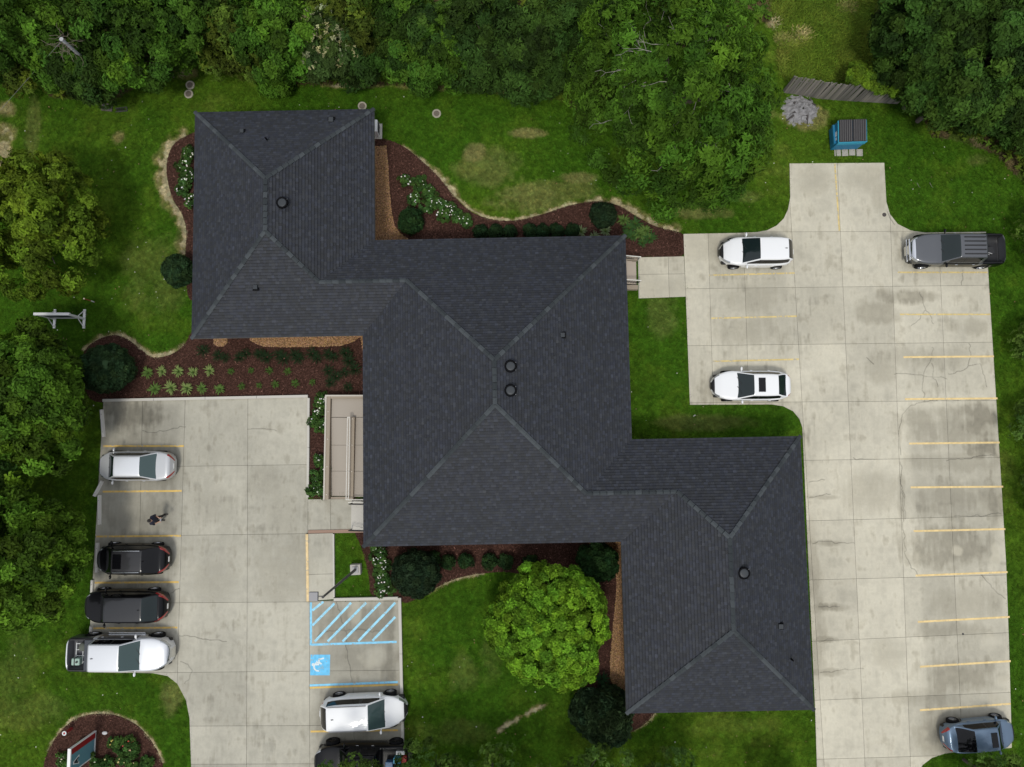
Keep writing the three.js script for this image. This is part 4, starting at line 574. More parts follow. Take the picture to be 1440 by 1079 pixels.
// clumps of sprigs over an ellipsoid crown; c: linear colour, vary: spread of tone between clumps
function crown(parent, name, { cy, rx, ry, rz = rx, clumps, per, cr, kind, c, vary = .3, low = -.35, hole = 0, flat = 0, s = [.8, 1.3], bumps = .25 }) {
  const list = [], q = new THREE.Quaternion(), up = new THREE.Vector3(0, 1, 0), o = new THREE.Object3D(), geos = sprigs[kind];
  const ph = rr(0, 20);
  for (let k = 0; k < clumps; k++) {
    const f = (k + .5) / clumps, y = lerp(1, low, f), a = k * 2.39996 + ph, r = Math.sqrt(Math.max(0, 1 - y * y)), lob = 1 + bumps * (noise(Math.cos(a) * 1.6 + ph, Math.sin(a) * 1.6 + y * 2 + 5) - .5) * 2, depth = rnd() < .25 ? rr(.45, .8) : rr(.82, 1);
    if (hole && noise(Math.cos(a) * r * 4.6 + ph, Math.sin(a) * r * 4.6 + 9) < hole) continue;
    const cx = Math.cos(a) * r * rx * lob * depth, cz = Math.sin(a) * r * rz * lob * depth, yy = cy + y * ry * lob * depth * (1 - flat * (1 - r)), R = cr * rr(.65, 1.25), tone = 1 + rr(-vary, vary), hue = rr(-.12, .12);
    const out = new THREE.Vector3(cx, (yy - cy) * .8 + ry * .45, cz).normalize();
    for (let i = 0; i < per; i++) {
      const d = new THREE.Vector3(rr(-1, 1), rr(-.8, 1), rr(-1, 1)).normalize(); d.addScaledVector(out, .65).normalize(); const rad = R * (rnd() < .8 ? rr(.8, 1.08) : rr(.3, .8));
      list.push([cx + d.x * rad, yy + d.y * rad * .8, cz + d.z * rad, d, tone * rr(.62, 1.4), hue]);
    }
  }
  geos.forEach((g, gi) => {
    const part = list.filter((_, i) => i % geos.length === gi), m = new THREE.InstancedMesh(g, leafW, part.length), col = new THREE.Color();
    part.forEach(([x, y, z, d, t, hue], i) => { q.setFromUnitVectors(up, d); o.quaternion.copy(q); o.rotateY(rnd() * 6.28); o.position.set(x, Math.max(.05, y), z); o.scale.setScalar(rr(...s)); o.updateMatrix(); m.setMatrixAt(i, o.matrix); col.setRGB(c[0] * t * (1 + hue), c[1] * t, c[2] * t * (1 - hue)); m.setColorAt(i, col); });
    m.name = name; m.castShadow = m.receiveShadow = true; m.userData.kind = 'stuff'; parent.add(m);
  });
}
function limbs(parent, H, r, spreadR, n, mat = barkM, twigs = 0) {
  const l = [rod([0, -.1, 0], [0, H * .35, 0], r * 1.25, r, 10), rod([0, H * .35, 0], [.1, H * .7, .05], r, r * .45, 8)];
  for (let k = 0; k < n; k++) { const a = k * 2.4 + rr(-.3, .3), y0 = H * rr(.25, .5), R = spreadR * rr(.6, .95), y1 = H * rr(.6, .92), m = [Math.cos(a) * R * .5, lerp(y0, y1, .6), Math.sin(a) * R * .5], e = [Math.cos(a) * R, y1, Math.sin(a) * R]; l.push(rod([0, y0, 0], m, r * .5, r * .3, 6), rod(m, e, r * .3, r * .08, 5)); for (let j = 0; j < 2; j++) { const b = a + rr(-.8, .8); l.push(rod(m, [m[0] + Math.cos(b) * R * .4, m[1] + R * rr(.1, .35), m[2] + Math.sin(b) * R * .4], r * .18, r * .04, 4)); } }
  mesh('trunk', l, mat, parent);
  if (twigs) { const t = []; for (let k = 0; k < twigs; k++) { const a = rnd() * 6.28, R = spreadR * Math.sqrt(rr(.03, .6)), y = H * (1.1 - .42 * (R / spreadR) ** 2) * rr(.88, 1.0); let p = [Math.cos(a) * R, y, Math.sin(a) * R], dir = a + rr(-1, 1); for (let j = 0; j < 4; j++) { const n2 = [p[0] + Math.cos(dir) * rr(.2, .5), p[1] + rr(-.06, .14), p[2] + Math.sin(dir) * rr(.2, .5)]; t.push(rod(p, n2, .02 - j * .004, .016 - j * .004, 4)); if (rnd() < .7) { const dd = dir + rr(-1.1, 1.1); t.push(rod(n2, [n2[0] + Math.cos(dd) * .35, n2[1] + rr(-.05, .12), n2[2] + Math.sin(dd) * .35], .012, .006, 3)); } p = n2; dir += rr(-.6, .6); } } mesh('bare_twigs', t, deadM, parent); }
}
function tree(name, label, px, py, hc, H, r, opt, group, trunkR = .18) {
  const [x, z] = G(px, py, hc), t = thing(name, label, 'tree', x, 0, z, opt.turn ?? rnd() * 6.28, group);
  limbs(t, H * .9, trunkR, r, 7, barkM, opt.twigs); crown(t, 'crown', { cy: hc, rx: r, ry: H - hc, ...opt }); return t;
}
tree('olive_tree', 'yellowish olive green tree spreading above the white sign frame', 44, 322, 3.6, 6.2, 3.2, { clumps: 130, per: 56, cr: .7, kind: 'fine', c: [.135, .21, .016], vary: .5, bumps: .4, hole: .14, s: [.8, 1.4] });
tree('broadleaf_tree', 'mid green tree leaning over the corner of the parking lot kerb', 38, 566, 4.0, 6.8, 3.25, { clumps: 120, per: 60, cr: .7, kind: 'broad', c: [.09, .18, .014], vary: .55, bumps: .42, hole: .1, s: [.65, 1.05] });
tree('broadleaf_tree', 'mid green tree beside the two black cars', 14, 790, 4.0, 6.8, 3.3, { clumps: 120, per: 60, cr: .7, kind: 'broad', c: [.09, .18, .014], vary: .55, bumps: .4, hole: .1, s: [.65, 1.05] });
tree('broadleaf_tree', 'dark green tree between the kerb tree and the black cars', -50, 668, 3.6, 6, 2.6, { clumps: 45, per: 80, cr: .85, kind: 'broad', c: [.06, .125, .022], vary: .35 });
tree('lime_tree', 'round lime green tree in the lawn by the gravel strip', 772, 884, 3.0, 5.5, 3.15, { clumps: 430, per: 66, cr: .36, kind: 'tiny', c: [.165, .325, .022], vary: .38, bumps: .18, low: -.55, s: [1.1, 2.0] });
tree('spreading_tree', 'large open tree with bare grey twigs over the back lawn', 944, 132, 6.0, 9.8, 4.7, { rz: 5.5, turn: 0, clumps: 240, per: 40, cr: .9, kind: 'tuft', c: [.07, .155, .013], vary: .5, bumps: .42, hole: .32, low: -.5, twigs: 44, s: [.55, 1.0] }, null, .32);
const woodKinds = [['leafy_tree', 'leafy mid green tree in the wood behind the back lawn', [.052, .12, .012], 'broad'], ['leafy_tree', 'bright green tree in the wood behind the back lawn', [.075, .165, .014], 'broad'], ['dark_tree', 'dark green tree in the wood behind the back lawn', [.042, .09, .014], 'tuft'], ['thicket_shrub', 'yellow green thicket shrub in the wood behind the back lawn', [.1, .15, .018], 'fine']];
for (const [px, py, rp, hc, kind] of [[-18, 45, 62, 3, 0], [40, 22, 50, 3, 1], [66, 66, 40, 2.4, 1], [30, 100, 30, 1.4, 3], [92, 92, 34, 1.8, 0], [128, 108, 28, 1.5, 2], [160, 28, 56, 3, 0], [205, 68, 42, 2.4, 0], [178, 92, 34, 2, 1], [248, 22, 52, 3, 0], [262, 66, 32, 1.8, 1], [300, 80, 24, 1.2, 3], [318, 40, 34, 1.8, 3], [345, 78, 26, 1.5, 3], [385, 22, 50, 3, 1], [400, 66, 48, 2.6, 1], [385, 98, 26, 1.4, 1], [470, 20, 44, 2.6, 3], [520, 50, 44, 2.2, 3], [500, 90, 24, 1.2, 2], [560, 20, 46, 2.6, 0], [560, 78, 34, 1.8, 0], [612, 50, 42, 2.6, 2], [628, 76, 40, 2.4, 1], [600, 104, 22, 1.1, 0], [680, 30, 50, 3.2, 2], [680, 86, 36, 2, 2], [735, 60, 46, 3, 2], [735, 108, 30, 1.6, 2], [780, 90, 36, 2.2, 2], [790, 25, 50, 3.2, 2], [840, 40, 40, 2.4, 2]]) {
  const [name, base, c, k] = woodKinds[kind], r = rp * .0415, label = base.replace('in the wood behind the back lawn', px < 140 ? 'in the wood by the utility pole' : px < 340 ? 'in the wood behind the paired utility covers' : px < 530 ? 'in the wood beside the cream blossom tree' : px < 660 ? 'in the wood behind the lone utility cover' : 'in the wood beside the large open tree');
  const lift = NT[Math.floor(px * 13 + py) & 65535] * 1.6 - .3; tree(name, label, px, py, hc + lift, hc + lift + r * .85, r * .86, { clumps: Math.round(14 + r * 18), per: k === 'tuft' ? 34 : 58, cr: .66, kind: k, c, vary: .6, bumps: .55, hole: .38, low: -.6, s: [.55, 1.05] }, label.replace('tree', 'trees').replace('shrub', 'shrubs'), .09);
}
{ const t = tree('flowering_tree', 'green tree speckled with cream blossom at the wood edge', 455, 68, 2.6, 4.2, 1.75, { clumps: 42, per: 60, cr: .6, kind: 'broad', c: [.06, .11, .025], vary: .35, s: [.6, 1] }, null, .09);
  crown(t, 'blossom', { cy: 2.8, rx: 1.75, ry: 1.7, clumps: 34, per: 9, cr: .5, kind: 'tiny', c: [.42, .42, .22], vary: .2, low: .1, s: [.9, 1.6] }); }
for (const [px, py, rp, hc, lit] of [[1285, 30, 50, 4, 0], [1345, 15, 55, 5, 1], [1268, 78, 34, 2.6, 0], [1318, 78, 44, 4, 0], [1380, 62, 52, 4.6, 1], [1435, 100, 46, 3.2, 1], [1345, 128, 46, 4, 1], [1402, 150, 40, 2.6, 1], [1440, 20, 55, 4, 0], [1310, 120, 34, 3, 1], [1450, 185, 34, 1.8, 0], [1285, 112, 26, 1.8, 0]]) {
  const r = rp * .0405; tree('shade_tree', lit ? 'deep green tree overhanging the end of the wooden fence' : 'deep green tree inside the grove past the wooden fence', px, py, hc, hc + r * .9, r * .88, { clumps: Math.round(16 + r * 20), per: 60, cr: .68, kind: 'broad', c: [.046, .1, .014], vary: .6, bumps: .45, hole: .34, low: -.6, s: [.65, 1.1] }, lit ? 'deep green trees by the fence' : 'grove trees past the fence', .13);
}
for (const [px, py, rp, hc, H] of [[495, 1114, 46, 4, 5.6], [612, 1098, 46, 2.4, 3.8], [690, 1102, 44, 2.4, 3.8], [832, 1096, 42, 2.4, 3.8], [930, 1108, 36, 2.4, 3.6], [1396, 1098, 34, 2.6, 3.6], [760, 1180, 70, 5, 9], [600, 1190, 70, 5, 9], [1462, 480, 34, 1.3, 2.6], [1466, 600, 34, 1.3, 2.6], [1470, 700, 34, 1.3, 2.6], [1476, 330, 44, 1.5, 3], [1090, 1116, 26, 2, 3]]) {
  const r = rp * .038, east = px > 1440; tree('garden_tree', east ? 'wispy green tree at the edge of the lawn past the yellow bays' : 'feathery green tree below the lime tree lawn', px, py, hc, H, r, { clumps: Math.round(12 + r * 15), per: 30, cr: .6, kind: 'fine', c: [.095, .175, .03], vary: .35, bumps: .55, hole: .3, s: [.6, 1.1] }, east ? 'trees past the yellow bays' : 'feathery trees', .08);
}
// round clipped bushes
function bush(label, px, py, r, c, kind = 'tiny', more = {}) {
  const [x, z] = G(px, py, r * .8), t = thing('round_bush', label, 'bush', x, 0, z, 0);
  const stems = []; for (let k = 0; k < 6; k++) { const a = k * 1.05; stems.push(rod([Math.cos(a) * .05, 0, Math.sin(a) * .05], [Math.cos(a) * r * .6, r * 1.1, Math.sin(a) * r * .6], .03, .01, 5)); } mesh('stem', stems, barkM, t);
  const core = new THREE.SphereGeometry(r * .86, 18, 12); core.scale(1, .92, 1); core.translate(0, r * .82, 0); mesh('inner_foliage', core, std(rgb(...c), 1), t);
  crown(t, 'foliage', { cy: r * .82, rx: r * .9, ry: r * .84, clumps: Math.round(60 + 110 * r), per: 44, cr: .2 + r * .06, kind, c, vary: .3, bumps: .1, low: -.75, s: [.9, 1.7], ...more });
}
const dk = [.034, .074, .026];
bush('dark round bush against the west eave', 251, 381, .84, dk); bush('large dark round bush in the mulch corner by the parking kerb', 150, 519, 1.5, [.034, .072, .026]); bush('large dark round bush beside the white flower row', 585, 807, 1.36, [.022, .045, .018]); bush('dark spiky bush at the south corner of the roof', 848, 1003, 1.25, [.04, .075, .03], 'blade', { clumps: 90, per: 50, cr: .55, bumps: .4 });
bush('leafy green bush near the white flowers in the curved bed', 578, 312, .66, [.025, .065, .018], 'fine', { per: 20, s: [.5, .9] }); bush('dark bush at the top of the curved bed', 848, 304, .62, [.022, .046, .018], 'tiny', { bumps: .3 }); bush('glossy green bush between lime tree and gravel corner', 842, 791, 1.1, [.02, .055, .014], 'fine', { bumps: .25, s: [.6, 1] });
for (const [px, py] of [[676, 327], [697, 327], [716, 327], [746, 326], [763, 327], [783, 326], [805, 326]]) { const [x, z] = G(px, py, .3), t = thing('hedge_shrub', 'small dark shrub in the row along the back eave', 'shrub', x, 0, z, 0, 'small shrubs along the back eave'); crown(t, 'foliage', { cy: .3, rx: .34, ry: .3, clumps: 34, per: 30, cr: .16, kind: 'tiny', c: [.02, .05, .016], vary: .3, low: -.6 }); mesh('stem', rod([0, 0, 0], [0, .4, 0], .03, .015, 5), barkM, t); }
for (const [px, py] of [[630, 791], [655, 789], [688, 790], [711, 790], [745, 792], [610, 786]]) { const [x, z] = G(px, py, .25), t = thing('young_shrub', 'sparse young shrub in the shaded mulch under the eave', 'shrub', x, 0, z, 0, 'young shrubs in the shaded mulch'); crown(t, 'foliage', { cy: .28, rx: .36, ry: .28, clumps: 20, per: 16, cr: .16, kind: 'tiny', c: [.03, .07, .02], vary: .3, low: -.4, s: [.8, 1.5] }); mesh('stem', rod([0, 0, 0], [0, .4, 0], .025, .012, 5), barkM, t); }
// strappy plants: arching blades
function rosette(n, len, w, c, stripe) {
  const p = [], col = []; for (let k = 0; k < n; k++) {
    const a = k * 2.4 + rr(-.2, .2), L = len * rr(.7, 1.1), up = rr(.55, 1.0), cs = Math.cos(a), sn = Math.sin(a); let prev = null;
    for (let j = 0; j <= 4; j++) { const t = j / 4, r = L * (.12 + .88 * t), y = L * (up * t * 1.5 - t * t * (up * 1.15)), ww = w * (j === 4 ? .08 : 1 - Math.abs(t - .4) * .6), l = [cs * r - sn * ww, y + .03, sn * r + cs * ww], q = [cs * r + sn * ww, y + .03, sn * r - cs * ww]; if (prev) p.push(...prev[0], ...prev[1], ...l, ...l, ...prev[1], ...q); prev = [l, q]; }
  }
  const g = new THREE.BufferGeometry(); g.setAttribute('position', new THREE.Float32BufferAttribute(p, 3)); g.computeVertexNormals(); return g;
}
const rosA = [rosette(26, .46, .028), rosette(24, .42, .03)], rosB = [rosette(20, .3, .02), rosette(18, .27, .02)], rosC = [rosette(44, .5, .014), rosette(40, .46, .015)];
const lilyPale = leafMat(rgb(.24, .32, .1)), lilyGreen = leafMat(rgb(.07, .14, .025)), liriope = leafMat(rgb(.018, .042, .014)), paleGrey = leafMat(rgb(.2, .26, .13)), lilyMid = leafMat(rgb(.13, .22, .05));
const plant = (name, label, group, geos, mat, px, py, mat2) => { const [x, z] = W2(px, py), t = thing(name, label, 'plant', x, .035, z, rnd() * 6.28, group); mesh('leaves', geos[Math.floor(rnd() * geos.length)], mat, t); if (mat2) { const l = mesh('inner_leaves', rosB[0], mat2, t); l.rotation.y = 1; } const k = rr(.85, 1.15); t.scale.set(k, k, k); };
for (const [px, py] of [[209, 525], [229, 523], [252, 523], [273, 524], [296, 522], [219, 548], [242, 546], [264, 547], [285, 547], [310, 548]]) plant('striped_lily', 'large variegated strappy plant in the mulch above the parking kerb', 'variegated strappy plants', rosA, rnd() < .5 ? lilyPale : lilyMid, px, py, lilyGreen);
for (const [px, py] of [[326, 523], [354, 522], [380, 522], [405, 523], [341, 544], [365, 543], [388, 541], [416, 540], [440, 538]]) plant('small_lily', 'small green strappy plant in the mulch above the parking kerb', 'small strappy plants', rosB, lilyGreen, px, py);
for (const [px, py] of [[287, 494], [308, 501], [318, 504], [338, 503], [347, 498], [366, 499], [376, 503], [393, 500], [400, 505], [416, 500], [421, 505], [440, 498], [447, 505], [462, 499], [470, 503], [487, 497], [492, 508], [463, 522], [485, 525], [466, 538], [490, 545], [474, 530], [500, 520]]) plant('dark_grass_clump', 'dark grassy clump in the border below the gravel strip', 'dark grassy clumps', rosC, liriope, px, py);
for (const [px, py] of [[817, 327], [835, 334], [851, 326]]) plant('pale_spiky_plant', 'pale spiky plant by the back eave corner', 'pale spiky plants', rosA, paleGrey, px, py, lilyMid);
for (const [px, py] of [[876, 311], [884, 322], [893, 316], [899, 330], [907, 326], [913, 336], [903, 342], [889, 333], [881, 330]]) plant('leafy_lily', 'broad leaved green plant clustered by the entry walk bed', 'leafy plants by the entry walk', rosA, rnd() < .4 ? lilyMid : leafMat(rgb(.05, .12, .03)), px, py, lilyGreen);
plant('green_spiky_plant', 'green spiky plant peeking from under the lime tree', null, rosA, leafMat(rgb(.03, .08, .03)), 846, 955, liriope);
// white flowering shrubs
const petal = (() => { const l = []; for (let k = 0; k < 5; k++) { const c = new THREE.CircleGeometry(.032, 6); c.rotateX(-1.2); c.translate(0, .01, .026); c.rotateY(k * 1.257); l.push(c); } return merge(l); })(), petalM = std(0xffffff, .7, { side: THREE.DoubleSide });
function rose(label, group, px, py, r, n, c = [.82, .82, .76]) {
  const [x, z] = G(px, py, .3), t = thing('flowering_shrub', label, 'shrub', x, 0, z, 0, group); mesh('stem', [rod([0, 0, 0], [.1, r, .05], .015, .006, 4), rod([0, 0, 0], [-.1, r, -.1], .015, .006, 4)], barkM, t);
  crown(t, 'foliage', { cy: r * .7, rx: r * 1.05, ry: r * .55, clumps: 15, per: 13, cr: .15, kind: 'tiny', c: [.075, .16, .035], vary: .4, low: -.4, bumps: .5, hole: .25, s: [.8, 1.5] });
  const m = new THREE.InstancedMesh(petal, petalM, n), o = new THREE.Object3D(), col = new THREE.Color(); for (let i = 0; i < n; i++) { const a = rnd() * 6.28, q = Math.sqrt(rnd()); o.position.set(Math.cos(a) * q * r, r * (1.35 - .5 * q * q) + rr(-.04, .08), Math.sin(a) * q * r); o.rotation.set(rr(-.5, .5), rnd() * 6, rr(-.5, .5)); o.scale.setScalar(rr(.55, 1.1)); o.updateMatrix(); m.setMatrixAt(i, o.matrix); col.setRGB(c[0] * rr(.85, 1), c[1] * rr(.85, 1), c[2] * rr(.8, 1)); m.setColorAt(i, col); } m.name = 'blossoms'; m.userData.kind = 'stuff'; t.add(m);
}
for (const [px, py] of [[264, 216], [258, 233], [264, 248], [255, 268], [268, 282], [262, 256]]) rose('white flowered shrub in the bed by the end wing', 'white flowers by the end wing', px, py, .36, 10);
for (const [px, py, n] of [[570, 254, 9], [590, 258, 4], [583, 280, 14], [603, 270, 4], [610, 284, 9], [622, 288, 9], [634, 296, 14], [622, 302, 8], [644, 306, 8], [655, 312, 4], [600, 292, 3]]) rose('white flowered shrub in the curved bed by the back lawn', 'white flowers in the curved bed', px, py, .36, n);
for (const [px, py, n] of [[452, 562, 12], [449, 578, 12], [443, 592, 3], [452, 598, 7], [449, 648, 10], [456, 665, 4], [444, 672, 3], [452, 690, 9], [438, 690, 2]]) rose('white flowered shrub in the narrow bed beside the ramp', 'white flowers beside the ramp', px, py, .32, n);
for (const [px, py, n] of [[533, 775, 10], [531, 787, 14], [538, 796, 12], [534, 808, 14], [539, 820, 12], [535, 831, 12], [544, 826, 5]]) rose('white flowered shrub in the row by the lamp post lawn', 'white flowers by the lamp post', px, py, .36, n);
for (const [px, py, n, c] of [[100, 1066, 10, [.8, .78, .6]], [88, 1072, 9, [.8, .78, .6]], [118, 1050, 8, [.8, .78, .6]], [124, 1062, 6, [.8, .78, .6]], [162, 1046, 4, [.5, .4, .1]], [181, 1047, 6, [.6, .1, .06]], [187, 1054, 5, [.75, .4, .3]], [150, 1074, 3, [.7, .7, .3]], [185, 1074, 3, [.7, .6, .3]], [170, 1068, 3, [.6, .5, .2]], [205, 1076, 2, [.7, .7, .3]], [135, 1078, 4, [.8, .8, .6]]]) rose('garden flower shrub in the round bed with the sign', 'flowers in the sign bed', px, py, .34, n, c);
for (const [poly, lab, n] of [[forestFloor, 'yellow green weeds and brambles under the wood behind the back lawn', 5200], [forestFloorE, 'green weeds under the grove past the wooden fence', 1500]]) {
  const m = new THREE.InstancedMesh(sprigs.broad[0], leafW, n), o = new THREE.Object3D(), c = new THREE.Color();
  for (let i = 0; i < n; i++) { let x, z; do { x = rr(-34, 36); z = rr(-30, -14); } while (!inside(poly, x, z)); const e = noise(x * .5, z * .5); o.position.set(x, rr(.1, .3 + e * .9), z); o.rotation.set(rr(-.4, .4), rnd() * 6.28, rr(-.4, .4)); o.scale.setScalar(rr(.6, 1.5)); o.updateMatrix(); m.setMatrixAt(i, o.matrix); const k = rr(.6, 1.4); c.setRGB(.1 * k * (.7 + e * .6), .17 * k, .016 * k); m.setColorAt(i, c); }
  m.name = numbered('undergrowth'); m.castShadow = m.receiveShadow = true; scene.add(m); tag(m, lab, 'undergrowth', null, 'stuff');
}
{ // specks on the lawn: clover heads and dry leaves
  const g = new THREE.CircleGeometry(.035, 5); g.rotateX(-Math.PI / 2 + .3); const n = 420, m = new THREE.InstancedMesh(g, petalM, n), o = new THREE.Object3D(), c = new THREE.Color();
  for (let i = 0; i < n; i++) { let x, z, ok; do { x = rr(-32, 33); z = rr(-22, 20); ok = !noGrass.some(p => inside(p, x, z)) && noise(x * .3 + 8, z * .3) > .42; } while (!ok); o.position.set(x, rr(.06, .09), z); o.rotation.set(rr(-.3, .3), rnd() * 6, rr(-.3, .3)); o.scale.set(rr(.5, 1.3), 1, rr(.5, 1.3)); o.updateMatrix(); m.setMatrixAt(i, o.matrix); const w = rnd() < .35; c.setRGB(w ? .6 : .3 * rr(.6, 1.2), w ? .6 : .22 * rr(.6, 1.2), w ? .52 : .09); m.setColorAt(i, c); }
  m.name = 'lawn_litter'; scene.add(m); tag(m, 'clover heads and dry leaves scattered on the lawn', 'leaf litter', null, 'stuff');
}
{ // creeper on the fence
  const [x, z] = W2(1226, 140), t = thing('climbing_vine', 'bright green creeper spilling over the wooden fence', 'vine', x, 0, z); mesh('stem', [rod([-1, 0, -.3], [-.8, 1.7, -.1], .02, .01, 4), rod([.6, 0, -.3], [.8, 1.6, 0], .02, .01, 4)], barkM, t);
  for (const [dx, dz, y, r] of [[-1.9, -.5, 2.05, .5], [-1.2, -.35, 2.0, .6], [-.4, -.1, 1.95, .6], [.5, .05, 1.9, .55], [1.3, .15, 1.85, .5], [2, .25, 1.7, .5], [-1.5, -1, 1.4, .6], [0, -.7, 1.4, .6]]) { const g = new THREE.Group(); g.name = 'spray'; g.position.set(dx, 0, dz); t.add(g); crown(g, 'foliage', { cy: y, rx: r, ry: .3, clumps: 14, per: 34, cr: .26, kind: 'fine', c: [.15, .26, .02], vary: .35, low: -.5, s: [.6, 1.1] }); }
}

// ---------------------------------------------------------------- fence, dumpster, stump, signs and small things
{
  const line = [[1102, 131], [1128, 135], [1152, 139.5], [1180, 142], [1215, 144], [1262, 147]].map(p => W2(...p)), f = thing('wooden_fence', 'weathered grey wooden plank fence behind the dumpster', 'fence', line[0][0], 0, line[0][1]);
  const woods = [[.2, .185, .165], [.26, .24, .21], [.155, .145, .13], [.22, .2, .175]].map(c => std(rgb(...c), .95)), pg = box(.125, 2.0, .02, 0, 1.02, 0);
  for (let s = 0; s < line.length - 1; s++) { const a = line[s], b = line[s + 1], L = Math.hypot(b[0] - a[0], b[1] - a[1]), n = Math.round(L / .14), ry = Math.atan2(-(b[1] - a[1]), b[0] - a[0]);
    for (let k = 0; k < n; k++) { const t = (k + .5) / n, p = mesh('plank', pg, woods[Math.floor(rnd() * 4)], f); p.position.set(lerp(a[0], b[0], t) - line[0][0], rr(-.04, .03), lerp(a[1], b[1], t) - line[0][1]); p.rotation.set(rr(-.03, .03), ry, rr(-.025, .025)); }
    for (const y of [.4, 1.5]) mesh('rail', (() => { const g = box(L, .08, .05, 0, y, -.045); g.rotateY(ry); g.translate((a[0] + b[0]) / 2 - line[0][0], 0, (a[1] + b[1]) / 2 - line[0][1]); return g; })(), woods[2], f); mesh('post', box(.09, 1.85, .09, a[0] - line[0][0], .92, a[1] - line[0][1] - .12), woods[2], f); }
}
{
  const [x, z] = G(1199, 184, 1.4), d = thing('dumpster', 'blue steel dumpster with two ribbed black lids on the grass', 'dumpster', x, 0, z, .035), bl = std(rgb(.015, .17, .32), .5), bl2 = std(rgb(.03, .3, .45), .5), lidM = std(rgb(.02, .02, .022), .7);
  const sh = new THREE.Shape([[-.62, .12], [.68, .12], [.7, 1.28], [-.62, 1.45]].map(p => new THREE.Vector2(...p))), g = new THREE.ExtrudeGeometry(sh, { depth: 1.7, bevelEnabled: false }); g.rotateY(-Math.PI / 2); g.translate(.85, 0, 0);
  mesh('bin_body', g, bl, d); mesh('top_rim', [box(1.78, .07, .06, 0, 1.3, .7), box(.05, .07, 1.3, -.87, 1.36, .02, 0, .12), box(.05, .07, 1.3, .87, 1.36, .02, 0, .12)], bl2, d); mesh('front_band', box(1.74, .2, .04, 0, 1.1, .71), bl2, d);
  for (const s of [-1, 1]) { const lid = new THREE.Group(); lid.name = 'lid'; d.add(lid); lid.position.set(s * .43, 1.44, .02); lid.rotation.x = .13; mesh('lid_panel', rbox(.83, .04, 1.36, .015), lidM, lid); for (let k = 0; k < 6; k++) mesh('rib', rbox(.05, .05, 1.3, .015, -.33 + k * .132, .03, 0), std(rgb(.09, .085, .085), .6), lid); mesh('fork_pocket', box(.12, .16, 1.2, s * .91, .85, 0), bl, d); }
  for (const [q, w] of [[-.05, .3], [.25, .16]]) mesh('white_sticker', box(.012, .34, w, -.858, .98 - q * .3, .1 + q), white, d);
  for (const sx of [-.7, .7]) mesh('skid', box(.12, .12, 1.25, sx, .06, .03), darkTrim, d);
  for (const [px, w] of [[1174, .08], [1179, .28], [1188, .39], [1198, .39], [1208.5, .39]]) { const [a, b] = W2(px, 215.5 - (px === 1198 ? .8 : 0)); tag(mesh('paving_stone', rbox(w, .06, .44, .012, a, .03, b, rr(-.04, .04)), std(rgb(.38, .36, .32), .9)), w < .2 ? 'narrow concrete sliver beside the paving stones at the dumpster' : w < .4 ? 'narrower square paving stone in front of the dumpster' : 'square paving stone in front of the dumpster', 'paving stone', 'paving stones at the dumpster'); }
}
{
  const [x, z] = W2(1127, 156), s = thing('tree_stump', 'broad weathered grey tree stump with splayed roots by the fence', 'stump', x, 0, z), n = 96, m = 22, pos = [], idx = [];
  for (let j = 0; j <= m; j++) for (let i = 0; i < n; i++) { const a = i / n * Math.PI * 2, t = j / m, lobe = .62 + .5 * noise(Math.cos(a) * 2.2 + 7, Math.sin(a) * 2.2 + 3) + .22 * noise(Math.cos(a) * 7 + 2, Math.sin(a) * 7), r = (.05 + t * 1.0) * (t > .5 ? lerp(.9, lobe, (t - .5) * 2) : .9), cr = Math.abs(noise(Math.cos(a) * r * 5 + 3, Math.sin(a) * r * 5 + t) - .5) * 2; pos.push(Math.cos(a) * r * 1.12, Math.max(-.02, (t < .55 ? .36 : lerp(.36, -.03, (t - .55) / .45)) + (noise(Math.cos(a) * r * 5 + 9, Math.sin(a) * r * 11) - .5) * .5 * (1 - t * .8) - (cr < .2 ? .1 : 0) * (t > .2 && t < .97 ? 1 : 0)), Math.sin(a) * r); }
  for (let j = 0; j < m; j++) for (let i = 0; i < n; i++) { const a = j * n + i, b = j * n + (i + 1) % n, c = a + n, d = b + n; idx.push(a, b, c, b, d, c); }
  const g = new THREE.BufferGeometry(); g.setAttribute('position', new THREE.Float32BufferAttribute(pos, 3)); g.setIndex(idx); const g2 = g.toNonIndexed(); g2.computeVertexNormals(); mesh('wood', g2, std(rgb(.27, .265, .27), .95, { side: THREE.DoubleSide }), s);
  const roots = []; for (let k = 0; k < 6; k++) { const a = k / 6 * 6.28 + rr(-.5, .5), r0 = rr(.5, .75), r1 = rr(.85, 1.25); roots.push(rod([Math.cos(a) * r0, .32, Math.sin(a) * r0], [Math.cos(a + rr(-.15, .15)) * r1, .0, Math.sin(a) * r1], rr(.06, .11), .025, 6)); } mesh('root', roots, std(rgb(.07, .062, .06), .95), s);
}
{ // lamp post
  const [x, z] = W2(502, 800), l = thing('lamp_post', 'tall grey parking lamp post on a concrete footing in the lawn', 'lamp post', x, 0, z), grey = std(rgb(.12, .115, .11), .5), H = 7.8;
  mesh('footing', rbox(.62, .5, .62, .03, 0, .25, 0, .05), std(rgb(.4, .38, .35), .9), l); mesh('base_plate', box(.36, .05, .36, 0, .53, 0, .05), std(rgb(.3, .3, .3), .5), l); mesh('pole', rod([0, .55, 0], [0, H, 0], .085, .055, 12), grey, l); mesh('pole_cap', cyl(.07, .04, 0, H, 0, 12), darkTrim, l);
  mesh('arm', rod([0, H - .12, 0], [-.3, H - .12, 0], .03), grey, l); mesh('luminaire', rbox(.44, .2, .44, .02, -.5, H - .12, 0), std(rgb(.24, .24, .25), .45), l);
}
